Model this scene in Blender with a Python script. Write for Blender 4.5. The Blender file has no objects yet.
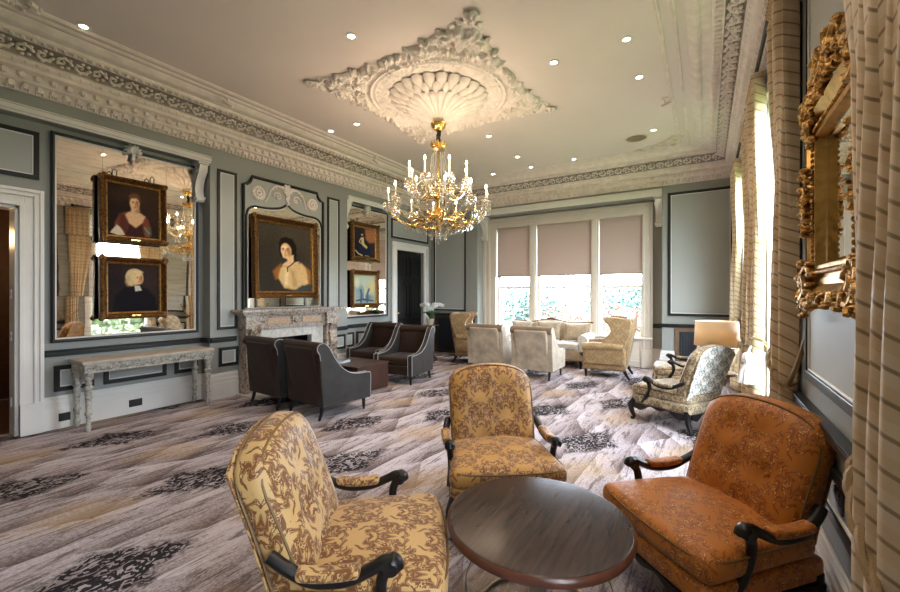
import bpy, bmesh, math, random
from mathutils import Vector, Matrix, noise
random.seed(7)
PI = math.pi
scene = bpy.context.scene
COL = scene.collection
sin, cos = math.sin, math.cos

# ------------------------------------------------------------------ mesh building
class MB:
    def __init__(s): s.v = []; s.f = []
    def add(s, vs, fs):
        o = len(s.v); s.v += [tuple(p) for p in vs]; s.f += [tuple(i + o for i in f) for f in fs]; return s
    def box(s, x0, x1, y0, y1, z0, z1):
        x0, x1 = min(x0, x1), max(x0, x1); y0, y1 = min(y0, y1), max(y0, y1); z0, z1 = min(z0, z1), max(z0, z1)
        vs = [(x0,y0,z0),(x1,y0,z0),(x1,y1,z0),(x0,y1,z0),(x0,y0,z1),(x1,y0,z1),(x1,y1,z1),(x0,y1,z1)]
        return s.add(vs, [(0,3,2,1),(4,5,6,7),(0,1,5,4),(1,2,6,5),(2,3,7,6),(3,0,4,7)])
    def xf(s, fn, start=0):
        for i in range(start, len(s.v)): s.v[i] = tuple(fn(*s.v[i]))
        return s
    def lathe(s, prof, n=16, c=(0,0,0), cap=True):
        vs = []; fs = []; m = len(prof)
        for (r, z) in prof:
            for k in range(n):
                a = 2*PI*k/n; vs.append((c[0]+r*cos(a), c[1]+r*sin(a), c[2]+z))
        for i in range(m-1):
            for k in range(n):
                fs.append((i*n+k, i*n+(k+1) % n, (i+1)*n+(k+1) % n, (i+1)*n+k))
        if cap: fs += [tuple(range(n))[::-1], tuple((m-1)*n+k for k in range(n))]
        return s.add(vs, fs)
    def tube(s, pts, r, n=8, closed=False, flat=1.0):
        pts = [Vector(p) for p in pts]; m = len(pts)
        rr = r if isinstance(r, (list, tuple)) else [r]*m
        vs = []; fs = []; up = None
        for i, p in enumerate(pts):
            a = pts[(i-1) % m] if (closed or i > 0) else p
            b = pts[(i+1) % m] if (closed or i < m-1) else p
            t = (b-a)
            t = t.normalized() if t.length > 1e-9 else Vector((0,0,1))
            if up is None:
                up = Vector((0,0,1)) if abs(t.z) < .9 else Vector((1,0,0))
            u = up - t*up.dot(t)
            if u.length < 1e-6: u = Vector((1,0,0)) - t*t.x
            u.normalize(); up = u; w = t.cross(u)
            for k in range(n):
                q = 2*PI*k/n; vs.append(p + u*(rr[i]*cos(q)*flat) + w*(rr[i]*sin(q)))
        for i in range(m if closed else m-1):
            j = (i+1) % m
            for k in range(n): fs.append((i*n+k, i*n+(k+1) % n, j*n+(k+1) % n, j*n+k))
        if not closed: fs += [tuple(range(n))[::-1], tuple((m-1)*n+k for k in range(n))]
        return s.add(vs, fs)
    def prism(s, poly, fn, t0, t1):
        """poly of 2D points extruded between t0 and t1; fn(a,b,t)->xyz"""
        n = len(poly)
        vs = [fn(a, b, t0) for a, b in poly] + [fn(a, b, t1) for a, b in poly]
        fs = [tuple(range(n))[::-1], tuple(range(n, 2*n))] + [(i, (i+1) % n, n+(i+1) % n, n+i) for i in range(n)]
        return s.add(vs, fs)
    def strip(s, path, prof, fn=None, closed=False):
        """sweep: path is a list of functions' args; here path = list of frames (origin, U, V); prof = list of (u,v)"""
        vs = []; fs = []; m = len(prof)
        for (o, U, V) in path:
            for (u, v) in prof:
                vs.append((o[0]+U[0]*u+V[0]*v, o[1]+U[1]*u+V[1]*v, o[2]+U[2]*u+V[2]*v))
        N = len(path)
        for i in range(N if closed else N-1):
            j = (i+1) % N
            for k in range(m-1): fs.append((i*m+k, i*m+k+1, j*m+k+1, j*m+k))
        if not closed: fs += [tuple(range(m)), tuple((N-1)*m+k for k in range(m))[::-1]]
        return s.add(vs, fs)
    def grid(s, nu, nv, fn, closed_u=False):
        vs = [fn(i/(nu if closed_u else nu-1), j/(nv-1)) for j in range(nv) for i in range(nu)]; fs = []
        for j in range(nv-1):
            for i in range(nu if closed_u else nu-1):
                fs.append((j*nu+i, j*nu+(i+1) % nu, (j+1)*nu+(i+1) % nu, (j+1)*nu+i))
        return s.add(vs, fs)
    def ell(s, c, r, n=8, m=6):
        rx, ry, rz = r if isinstance(r, (tuple, list)) else (r, r, r)
        prof = [(sin(PI*j/m), -cos(PI*j/m)) for j in range(m+1)]
        vs = [(c[0], c[1], c[2]-rz)]; fs = []
        for j in range(1, m):
            for k in range(n):
                a = 2*PI*k/n; vs.append((c[0]+rx*prof[j][0]*cos(a), c[1]+ry*prof[j][0]*sin(a), c[2]+rz*prof[j][1]))
        vs.append((c[0], c[1], c[2]+rz)); T = len(vs)-1
        for k in range(n):
            fs.append((0, 1+(k+1) % n, 1+k)); fs.append((T, 1+(m-2)*n+k, 1+(m-2)*n+(k+1) % n))
        for j in range(m-2):
            for k in range(n): fs.append((1+j*n+k, 1+j*n+(k+1) % n, 1+(j+1)*n+(k+1) % n, 1+(j+1)*n+k))
        return s.add(vs, fs)
    def rbox(s, sx, sy, sz, r, n=6, c=(0,0,0), fn=None):
        """rounded box of half sizes; fn(x,y,z) deforms after rounding, before centring"""
        def ax(h):
            q = min(r, h*.999)
            base = [-h, -h+q*.12, -h+q*.4, -h+q*.75]
            mid = [(-h+q)+(2*(h-q))*i/n for i in range(n+1)]
            return base+mid+[-b for b in base[::-1]]
        X, Y, Z = ax(sx), ax(sy), ax(sz); idx = {}; vs = []; fs = []
        def put(p):
            k = (round(p[0],6), round(p[1],6), round(p[2],6))
            if k in idx: return idx[k]
            inn = [max(-(h-min(r,h*.999)), min(h-min(r,h*.999), a)) for a, h in zip(p, (sx,sy,sz))]
            d = Vector([a-b for a, b in zip(p, inn)])
            if d.length > 1e-9:
                rr = [min(r,h*.999) for h in (sx,sy,sz)]
                d.normalize(); q = [i+e*f for i, e, f in zip(inn, d, rr)]
            else: q = list(p)
            if fn: q = fn(*q)
            idx[k] = len(vs); vs.append((q[0]+c[0], q[1]+c[1], q[2]+c[2])); return idx[k]
        def face(A, B, g, flip):
            for i in range(len(A)-1):
                for j in range(len(B)-1):
                    q = [put(g(A[i],B[j])), put(g(A[i+1],B[j])), put(g(A[i+1],B[j+1])), put(g(A[i],B[j+1]))]
                    fs.append(tuple(q[::-1] if flip else q))
        face(X, Y, lambda a,b: (a,b,sz), False); face(X, Y, lambda a,b: (a,b,-sz), True)
        face(Y, Z, lambda a,b: (sx,a,b), False); face(Y, Z, lambda a,b: (-sx,a,b), True)
        face(X, Z, lambda a,b: (a,sy,b), True);  face(X, Z, lambda a,b: (a,-sy,b), False)
        return s.add(vs, fs)
    def build(s, name, mat=None, parent=None, smooth=True, bevel=0, sub=0, solid=0, angle=40, loc=None):
        me = bpy.data.meshes.new(name); me.from_pydata(s.v, [], s.f); me.validate()
        bm = bmesh.new(); bm.from_mesh(me)
        bmesh.ops.recalc_face_normals(bm, faces=bm.faces)
        uv = bm.loops.layers.uv.new('UVMap')
        for f in bm.faces:
            nx, ny, nz = (abs(a) for a in f.normal)
            for l in f.loops:
                p = l.vert.co
                l[uv].uv = (p.y, p.z) if (nx > ny and nx >= nz) else ((p.x, p.z) if ny >= nz else (p.x, p.y))
            f.smooth = smooth
        if smooth:
            lim = math.radians(angle)
            for e in bm.edges:
                if len(e.link_faces) == 2 and e.calc_face_angle(0) > lim: e.smooth = False
        bm.to_mesh(me); bm.free()
        o = bpy.data.objects.new(name, me); COL.objects.link(o)
        if mat is not None: me.materials.append(mat)
        if parent is not None: o.parent = parent
        if loc is not None: o.location = loc
        if solid:
            m = o.modifiers.new('s', 'SOLIDIFY'); m.thickness = solid; m.offset = 0
        if bevel:
            m = o.modifiers.new('b', 'BEVEL'); m.width = bevel; m.segments = 2; m.limit_method = 'ANGLE'; m.angle_limit = math.radians(35)
        if sub:
            m = o.modifiers.new('d', 'SUBSURF'); m.levels = sub; m.render_levels = sub
        return o

def thing(name, label, cat, loc=(0,0,0), rz=0, group=None):
    o = bpy.data.objects.new(name, None); COL.objects.link(o); o.empty_display_size = .1
    o.location = loc; o.rotation_euler = (0,0,rz)
    return tag(o, label, cat, group)
def tag(o, label, cat, group=None):
    o['label'] = label; o['category'] = cat
    if group: o['group'] = group
    return o
def struct(o, label=None):
    o['kind'] = 'structure'
    if label: o['label'] = label
    return o
def copy_tree(o, parent=None):
    c = o.copy(); COL.objects.link(c)
    if parent is not None: c.parent = parent
    for ch in list(o.children): copy_tree(ch, c)
    return c
def dup(o, label, loc, rz=0, group=None):
    c = copy_tree(o); c.location = loc; c.rotation_euler = (0,0,rz); c['label'] = label
    if group: c['group'] = group
    return c
def facing(fx, fy): return math.atan2(-fx, fy)
def lerp(a, b, t): return a+(b-a)*t
def sstep(a, b, x):
    t = max(0., min(1., (x-a)/(b-a))); return t*t*(3-2*t)
def bez(pts, n):
    """Catmull-Rom through pts"""
    P = [Vector(p) for p in pts]; P = [P[0]*2-P[1]]+P+[P[-1]*2-P[-2]]; out = []
    for i in range(1, len(P)-2):
        for k in range(n):
            t = k/n
            out.append(.5*((2*P[i])+(P[i+1]-P[i-1])*t+(2*P[i-1]-5*P[i]+4*P[i+1]-P[i+2])*t*t+(3*P[i]-P[i-1]-3*P[i+1]+P[i+2])*t**3))
    out.append(P[-2]); return out

# ------------------------------------------------------------------ materials
class NT:
    def __init__(s, name):
        s.m = bpy.data.materials.new(name); s.m.use_nodes = True; s.t = s.m.node_tree
        s.t.nodes.clear(); s.out = s.n('ShaderNodeOutputMaterial'); s.b = s.n('ShaderNodeBsdfPrincipled')
        s.l(s.b.outputs[0], s.out.inputs[0])
    def n(s, typ, **k):
        x = s.t.nodes.new(typ)
        for a, b in k.items(): setattr(x, a, b)
        return x
    def l(s, a, b): s.t.links.new(a, b)
    def val(s, sock, v):
        if hasattr(v, 'is_output'): s.l(v, sock)
        else: sock.default_value = v
    def math(s, op, a, b=0., c=0.):
        x = s.n('ShaderNodeMath', operation=op)
        s.val(x.inputs[0], a); s.val(x.inputs[1], b); s.val(x.inputs[2], c); return x.outputs[0]
    def coord(s, kind='UV', scale=(1,1,1), rot=(0,0,0), loc=(0,0,0)):
        c = s.n('ShaderNodeTexCoord'); m = s.n('ShaderNodeMapping')
        m.inputs['Scale'].default_value = scale; m.inputs['Rotation'].default_value = rot; m.inputs['Location'].default_value = loc
        s.l(c.outputs[kind], m.inputs[0]); return m.outputs[0]
    def noise(s, vec, scale, detail=2., rough=.5, dist=0.):
        x = s.n('ShaderNodeTexNoise'); s.l(vec, x.inputs['Vector'])
        x.inputs['Scale'].default_value = scale; x.inputs['Detail'].default_value = detail
        x.inputs['Roughness'].default_value = rough; x.inputs['Distortion'].default_value = dist; return x.outputs[0]
    def voro(s, vec, scale, feature='F1', dist='EUCLIDEAN'):
        x = s.n('ShaderNodeTexVoronoi', feature=feature, distance=dist); s.l(vec, x.inputs['Vector']); x.inputs['Scale'].default_value = scale
        return x
    def wave(s, vec, scale, dist=0., detail=2., prof='SIN', dir='X', dscale=1.):
        x = s.n('ShaderNodeTexWave', wave_profile=prof, bands_direction=dir); s.l(vec, x.inputs[0])
        x.inputs['Scale'].default_value = scale; x.inputs['Distortion'].default_value = dist; x.inputs['Detail'].default_value = detail
        x.inputs['Detail Scale'].default_value = dscale
        return x.outputs['Fac']
    def ramp(s, fac, stops, interp='LINEAR'):
        x = s.n('ShaderNodeValToRGB'); x.color_ramp.interpolation = interp; e = x.color_ramp.elements
        while len(e) < len(stops): e.new(.5)
        for a, (p, c) in zip(e, stops):
            a.position = p; a.color = c if len(c) == 4 else (*c, 1)
        s.l(fac, x.inputs[0]); return x.outputs[0]
    def mix(s, fac, a, b, mode='MIX'):
        x = s.n('ShaderNodeMix', data_type='RGBA', blend_type=mode)
        s.val(x.inputs[0], fac)
        for i, c in ((6, a), (7, b)):
            if hasattr(c, 'is_output'): s.l(c, x.inputs[i])
            else: x.inputs[i].default_value = c if len(c) == 4 else (*c, 1)
        return x.outputs[2]
    def bump(s, h, strength=.3, dist=.01):
        x = s.n('ShaderNodeBump'); x.inputs['Strength'].default_value = strength; x.inputs['Distance'].default_value = dist
        s.l(h, x.inputs['Height']); s.l(x.outputs[0], s.b.inputs['Normal']); return x
    def set(s, color=None, rough=None, metal=None, spec=None, sheen=None, coat=None):
        i = s.b.inputs
        if color is not None:
            if hasattr(color, 'is_output'): s.l(color, i['Base Color'])
            else: i['Base Color'].default_value = (*color, 1)
        if rough is not None: s.val(i['Roughness'], rough)
        if metal is not None: i['Metallic'].default_value = metal
        if spec is not None: i['Specular IOR Level'].default_value = spec
        if sheen is not None: i['Sheen Weight'].default_value = sheen; i['Sheen Roughness'].default_value = .4
        if coat is not None: i['Coat Weight'].default_value = coat
        return s

def plain(name, color, rough=.5, metal=0, var=.06, nscale=3., bump=0, bscale=60, spec=None, sheen=None, coat=None):
    t = NT(name); v = t.coord('Object')
    n = t.noise(v, nscale, 3.)
    c2 = tuple(max(0, c*(1-var*2)) for c in color); c3 = tuple(min(1, c*(1+var)) for c in color)
    t.set(t.ramp(n, [(.3, c2), (.7, c3)]), rough, metal, spec, sheen, coat)
    if bump: t.bump(t.noise(v, bscale, 3.), bump, .004)
    return t.m

def damask(name, ground, motif, hi, tile=(.26,.34), rough=.5, sheen=.4, warp=.55, k=1.0, thr=-.02):
    """scrolling leaf damask: mirrored repeat, leaves cut from rotating spirals"""
    t = NT(name)
    c = t.coord('UV', scale=(1/tile[0], 1/tile[1], 1)); sx = t.n('ShaderNodeSeparateXYZ'); t.l(c, sx.inputs[0])
    u, v = sx.outputs[0], sx.outputs[1]
    # half-drop repeat
    colm = t.math('FLOOR', u); v2 = t.math('ADD', v, t.math('MULTIPLY', colm, .5))
    uu = t.math('PINGPONG', u, .5); vf = t.math('SUBTRACT', t.math('FRACT', v2), .5)
    cmb = t.n('ShaderNodeCombineXYZ'); t.l(uu, cmb.inputs[0]); t.l(vf, cmb.inputs[1])
    wx = t.noise(cmb.outputs[0], 3.2, 1.); cm2 = t.n('ShaderNodeCombineXYZ'); t.l(uu, cm2.inputs[0]); t.l(vf, cm2.inputs[1]); cm2.inputs[2].default_value = 5.
    wy = t.noise(cm2.outputs[0], 3.2, 1.)
    X = t.math('ADD', uu, t.math('MULTIPLY', t.math('SUBTRACT', wx, .5), warp*.5)); Y = t.math('ADD', vf, t.math('MULTIPLY', t.math('SUBTRACT', wy, .5), warp*.5))
    def spiral(cx, cy, R, arms, tw, sgn):
        dx = t.math('SUBTRACT', X, cx); dy = t.math('SUBTRACT', Y, cy)
        r = t.math('SQRT', t.math('ADD', t.math('MULTIPLY', dx, dx), t.math('MULTIPLY', dy, dy)))
        a = t.math('ARCTAN2', dy, dx)
        ph = t.math('ADD', t.math('MULTIPLY', a, arms*sgn), t.math('MULTIPLY', r, tw))
        w = t.math('SINE', ph)                                   # petals
        fall = t.math('SUBTRACT', 1., t.math('DIVIDE', r, R))    # disc envelope
        return t.math('ADD', t.math('MULTIPLY', w, .55), t.math('MULTIPLY', fall, 1.1)), r
    a, r1 = spiral(.0, .0, .26, 5, 22, 1)
    b, r2 = spiral(.27, .20, .20, 3, 34, 1)
    c3, r3 = spiral(.30, -.22, .19, 3, 34, -1)
    d, r4 = spiral(.5, .0, .17, 4, 26, 1)
    e, r5 = spiral(.02, .42, .17, 4, 28, -1)
    m = a
    for q in (b, c3, d, e): m = t.math('MAXIMUM', m, q)
    fil = t.noise(cmb.outputs[0], 15, 1., .5, 1.2)
    m = t.math('ADD', m, t.math('MULTIPLY', t.math('SUBTRACT', fil, .5), .9))
    mk = t.ramp(m, [(max(0,.20+thr), (0,0,0)), (.27+thr, (1,1,1))])
    vein = t.ramp(m, [(.52+thr, (0,0,0)), (.58+thr, (1,1,1)), (.66+thr, (1,1,1)), (.72+thr, (0,0,0))])
    big = t.noise(t.coord('Object'), 4., 2.)
    g = t.mix(big, tuple(a_*.85 for a_ in ground), ground)
    cc = t.mix(mk, g, motif); cc = t.mix(t.math('MULTIPLY', vein, .7), cc, hi)
    t.set(cc, rough, 0, .4, sheen)
    fine = t.noise(t.coord('UV'), 700, 2.)
    t.bump(t.math('ADD', mk, t.math('MULTIPLY', fine, .3)), .35, .004)
    return t.m

def velvet(name, color, rough=.6, sheen=.6, rib=0):
    t = NT(name); v = t.coord('Object')
    n = t.noise(v, 6, 4., .6)
    t.set(t.ramp(n, [(.3, tuple(a*.7 for a in color)), (.7, tuple(a*1.25 for a in color))]), rough, 0, .3, sheen)
    t.bump(t.noise(v, 500, 2.), .2, .002)
    return t.m

M = {}
M['wall'] = plain('wall_paint', (.27,.275,.25), .55, var=.03, nscale=1.2, bump=.05, bscale=120)
M['panel'] = plain('panel_paint', (.37,.38,.35), .5, var=.03, nscale=1.2, bump=.05, bscale=120)
M['dark'] = plain('dark_moulding_paint', (.016,.017,.0155), .35, var=.1, spec=.35)
M['white'] = plain('white_gloss_paint', (.74,.71,.66), .35, var=.03, nscale=2)
M['cream'] = plain('cream_window_paint', (.60,.535,.45), .4, var=.03)
M['ceil'] = plain('ceiling_paint', (.74,.635,.60), .75, var=.03, nscale=.8)
M['plaster'] = plain('moulded_plaster', (.80,.71,.65), .7, var=.06, nscale=9, bump=.25, bscale=40)
M['frieze'] = plain('taupe_frieze_paint', (.36,.315,.28), .7, var=.1, nscale=9)
M['wood_dark'] = plain('ebonised_wood', (.009,.007,.006), .32, var=.2, nscale=8, spec=.35)
M['black'] = plain('black_paint', (.008,.008,.009), .4)
M['blackdoor'] = plain('black_door_paint', (.006,.005,.0045), .3, spec=.3)
M['brass'] = plain('polished_brass', (.80,.52,.16), .22, 1., var=.12, nscale=20)
M['chain'] = plain('dark_bronze', (.05,.04,.03), .4, .8)
M['candle'] = plain('ivory_candle', (.85,.78,.62), .5)
M['chrome'] = plain('brushed_steel', (.55,.53,.50), .3, 1.)
M['leg_bronze'] = plain('bronzed_metal', (.30,.25,.17), .35, .9, var=.2, nscale=10)

def gilt(name, c1, c2, rough=.35, sc=30, st=.8):
    t = NT(name); v = t.coord('Object')
    n = t.noise(v, sc, 4., .6, .6)
    t.set(t.ramp(n, [(.32, c2), (.62, c1)]), rough, .85, .5)
    t.bump(n, st, .012); return t.m
M['gilt'] = gilt('carved_gilding', (.66,.38,.10), (.12,.05,.012), .33, 28)
M['giltflat'] = gilt('smooth_gilding', (.58,.34,.09), (.30,.15,.035), .35, 9, .25)
M['frame'] = gilt('old_picture_frame_gilding', (.23,.105,.030), (.05,.022,.008), .42, 36)
M['frame_in'] = gilt('inner_frame_gilding', (.48,.27,.075), (.18,.08,.02), .38, 30, .5)

def mirror_mat():
    t = NT('antique_mirror_glass'); v = t.coord('Object')
    w = t.coord('Object', scale=(1,1.2,9))
    st = t.noise(w, 3.2, 5., .65, .6); sp = t.noise(v, 26, 4., .7)
    spot = t.ramp(sp, [(.60, (0,0,0)), (.72, (1,1,1))])
    c = t.ramp(st, [(.25, (.66,.54,.40)), (.5, (.90,.84,.74)), (.75, (.94,.90,.82))])
    t.set(t.mix(t.math('MULTIPLY', spot, .5), c, (.42,.32,.22)), t.math('ADD', t.math('MULTIPLY', st, .03), .005), 1.)
    t.bump(t.noise(v, 1.6, 2.), .06, .02); return t.m
M['mirror'] = mirror_mat()
M['mirror_clear'] = plain('bevelled_mirror_glass', (.86,.84,.80), .02, 1., var=.02)

def glass_mat():
    t = NT('window_glass'); g = t.n('ShaderNodeBsdfGlossy'); g.inputs['Roughness'].default_value = .02
    tr = t.n('ShaderNodeBsdfTransparent'); lw = t.n('ShaderNodeLayerWeight'); fr = t.math('ADD', t.math('MULTIPLY', t.math('POWER', lw.outputs['Facing'], 5.), .7), .03)
    mx = t.n('ShaderNodeMixShader'); t.l(fr, mx.inputs[0]); t.l(tr.outputs[0], mx.inputs[1]); t.l(g.outputs[0], mx.inputs[2])
    t.l(mx.outputs[0], t.out.inputs[0]); return t.m
M['glass'] = glass_mat()
def crystal_mat():
    t = NT('cut_crystal'); g = t.n('ShaderNodeBsdfGlossy'); g.inputs['Roughness'].default_value = .04
    tr = t.n('ShaderNodeBsdfTransparent'); tr.inputs[0].default_value = (.985,.985,.97,1)
    lw = t.n('ShaderNodeLayerWeight')
    a = t.math('ADD', t.math('MULTIPLY', t.math('POWER', lw.outputs['Facing'], 3.), .5), .38)
    mx = t.n('ShaderNodeMixShader'); t.l(a, mx.inputs[0]); t.l(tr.outputs[0], mx.inputs[1]); t.l(g.outputs[0], mx.inputs[2])
    df = t.n('ShaderNodeBsdfTranslucent'); df.inputs[0].default_value = (.95,.93,.88,1); m2 = t.n('ShaderNodeMixShader'); m2.inputs[0].default_value = .22
    t.l(mx.outputs[0], m2.inputs[1]); t.l(df.outputs[0], m2.inputs[2])
    t.l(m2.outputs[0], t.out.inputs[0]); return t.m
M['crystal'] = crystal_mat()
def emit(name, c, s):
    t = NT(name); t.set(c, .5); t.b.inputs['Emission Color'].default_value = (*c, 1); t.b.inputs['Emission Strength'].default_value = s; return t.m
M['bulb'] = emit('lit_candle_bulb', (1,.78,.46), 60)
M['led'] = emit('lit_downlight', (1,.88,.70), 40)

def marble(name, c1, c2, c3, sc=5):
    t = NT(name); v = t.coord('Object')
    n = t.noise(v, sc, 6., .68, 1.8); k = t.voro(v, sc*2.2, 'DISTANCE_TO_EDGE').outputs[0]
    c = t.ramp(n, [(.3, c3), (.42, c2), (.52, c1), (.62, c2), (.75, c1)])
    vein = t.ramp(k, [(0, (1,1,1)), (.05, (0,0,0))])
    t.set(t.mix(t.math('MULTIPLY', vein, .5), c, c3), .2, 0, .5); return t.m
M['marble'] = marble('brown_veined_marble', (.50,.43,.36), (.25,.175,.125), (.05,.035,.025), 6)
M['marble_panel'] = marble('tan_marble_inlay', (.50,.32,.20), (.56,.42,.30), (.25,.15,.09), 7)
M['marble_white'] = marble('white_marble', (.70,.67,.61), (.60,.56,.50), (.40,.36,.32), 3)

def distressed():
    t = NT('distressed_painted_wood'); v = t.coord('Object')
    n = t.noise(v, 22, 5., .7, .5)
    t.set(t.ramp(n, [(.36, (.10,.085,.065)), (.47, (.36,.34,.29)), (.65, (.52,.49,.42))]), .6); t.bump(n, .4, .006); return t.m
M['distressed'] = distressed()
M['consoletop'] = plain('scrubbed_stone_top', (.48,.40,.31), .35, var=.1, nscale=10)

def table_wood():
    t = NT('dark_stained_table_wood'); v = t.coord('Object', scale=(14,1.2,1))
    n = t.noise(v, 3, 5., .6, .4); g = t.noise(t.coord('Object'), 3, 4., .6)
    c = t.ramp(n, [(.3, (.020,.012,.010)), (.7, (.060,.036,.028))])
    t.set(c, t.math('ADD', t.math('MULTIPLY', g, .05), .20), 0, .22)
    t.bump(n, .02, .001); return t.m
M['table'] = table_wood()
M['tablerim'] = plain('red_brown_rim_wood', (.085,.026,.012), .3, var=.15, nscale=14)
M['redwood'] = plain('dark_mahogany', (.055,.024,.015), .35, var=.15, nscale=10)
M['oak'] = plain('oiled_walnut', (.16,.095,.05), .45, var=.15, nscale=9)

M['dam_gold'] = damask('gold_damask_velvet', (.50,.30,.11), (.14,.046,.008), (.62,.42,.19), tile=(.205,.26), sheen=.2)
M['dam_mid'] = damask('gold_damask_velvet_mid_light', (.50,.255,.060), (.17,.055,.008), (.72,.50,.22), tile=(.19,.24), sheen=.2)  # same gold damask, its dimmer lighting put into a deeper colour
M['dam_shaded'] = damask('gold_damask_velvet_shaded', (.50,.165,.014), (.29,.075,.006), (.78,.46,.13), tile=(.19,.24), sheen=.2)  # same gold damask again, with shade painted in as a more orange colour
M['leo_back'] = damask('white_scroll_pattern_linen', (.80,.78,.72), (.13,.115,.085), (.70,.67,.60), tile=(.12,.15), sheen=.0, thr=.12)
M['leo_front'] = damask('tan_scroll_pattern_velvet', (.46,.36,.22), (.13,.085,.04), (.58,.50,.36), tile=(.13,.16), sheen=.2)
M['wing'] = damask('mustard_brocade', (.36,.235,.11), (.21,.125,.05), (.50,.38,.22), tile=(.15,.19), sheen=.2)
M['brown_v'] = velvet('chocolate_velvet', (.028,.0125,.007), .6, .08)
M['grey_v'] = velvet('charcoal_velvet', (.030,.026,.0235), .6, .08)
M['cream_v'] = velvet('oatmeal_velvet', (.42,.345,.25), .6, .3)
M['taupe_v'] = velvet('taupe_velvet', (.20,.135,.085), .6, .3)
M['piping'] = plain('pale_piping_cord', (.42,.40,.38), .5)
M['piping_gold'] = plain('dark_gold_piping_cord', (.16,.08,.02), .6)
M['sofa'] = damask('beige_sofa_brocade', (.46,.37,.25), (.32,.24,.15), (.54,.47,.36), tile=(.16,.2), sheen=.15)
M['sofa_pale'] = velvet('pale_sofa_velvet', (.60,.56,.50), .6, .3)
M['lampshade'] = None
def shade():
    t = NT('linen_lampshade'); w = t.noise(t.coord('Object', scale=(1,1,40)), 20, 2.)
    tl = t.n('ShaderNodeBsdfTranslucent'); tl.inputs[0].default_value = (.78,.62,.42,1)
    t.set(t.ramp(w, [(.3, (.58,.51,.40)), (.7, (.68,.60,.48))]), .8)
    mx = t.n('ShaderNodeMixShader'); mx.inputs[0].default_value = .35; t.l(t.b.outputs[0], mx.inputs[1]); t.l(tl.outputs[0], mx.inputs[2])
    t.l(mx.outputs[0], t.out.inputs[0]); return t.m
M['lampshade'] = shade()
def blind():
    t = NT('pinkish_roller_blind_cloth'); c = t.coord('Object')
    w = t.noise(t.coord('Object', scale=(1,1,30)), 30, 2.); w2 = t.noise(t.coord('Object', scale=(30,1,1)), 30, 2.)
    k = t.math('ADD', t.math('MULTIPLY', w, .5), t.math('MULTIPLY', w2, .5))
    col = t.ramp(k, [(.35, (.40,.31,.26)), (.65, (.50,.40,.34))])
    tl = t.n('ShaderNodeBsdfTranslucent'); t.l(col, tl.inputs[0]); t.set(col, .85)
    mx = t.n('ShaderNodeMixShader'); mx.inputs[0].default_value = .20; t.l(t.b.outputs[0], mx.inputs[1]); t.l(tl.outputs[0], mx.inputs[2])
    t.l(mx.outputs[0], t.out.inputs[0]); return t.m
M['blind'] = blind()

def curtain_mat():
    t = NT('striped_gold_silk'); c = t.coord('UV'); sx = t.n('ShaderNodeSeparateXYZ'); t.l(c, sx.inputs[0])
    v = t.math('ADD', sx.outputs[1], t.math('MULTIPLY', t.noise(c, 3, 2.), .012))
    fr = t.math('FRACT', t.math('DIVIDE', v, .075))
    line = t.ramp(fr, [(.0, (0,0,0)), (.42, (0,0,0)), (.46, (1,1,1)), (.56, (1,1,1)), (.60, (0,0,0))])
    fr2 = t.math('FRACT', t.math('DIVIDE', v, .15))
    band = t.ramp(fr2, [(.0, (0,0,0)), (.48, (0,0,0)), (.52, (1,1,1))])
    base = t.mix(band, (.70,.53,.32), (.76,.61,.41))
    sl = t.noise(t.coord('UV', scale=(8,200,1)), 6, 2.)
    base = t.mix(t.math('MULTIPLY', sl, .25), base, (.58,.42,.23))
    t.set(t.mix(t.math('MULTIPLY', line, .85), base, (.20,.125,.05)), .42, 0, .5, .35)
    tl = t.n('ShaderNodeBsdfTranslucent'); tl.inputs[0].default_value = (.55,.40,.22,1)
    mx = t.n('ShaderNodeMixShader'); mx.inputs[0].default_value = .18; t.l(t.b.outputs[0], mx.inputs[1]); t.l(tl.outputs[0], mx.inputs[2])
    t.l(mx.outputs[0], t.out.inputs[0])
    t.bump(sl, .15, .003); return t.m
M['curtain'] = curtain_mat()
M['rope'] = plain('twisted_gold_rope', (.28,.19,.09), .6, bump=.6, bscale=160)
M['tassel'] = plain('ivory_silk_tassel', (.72,.70,.66), .6, bump=.5, bscale=150)

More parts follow.
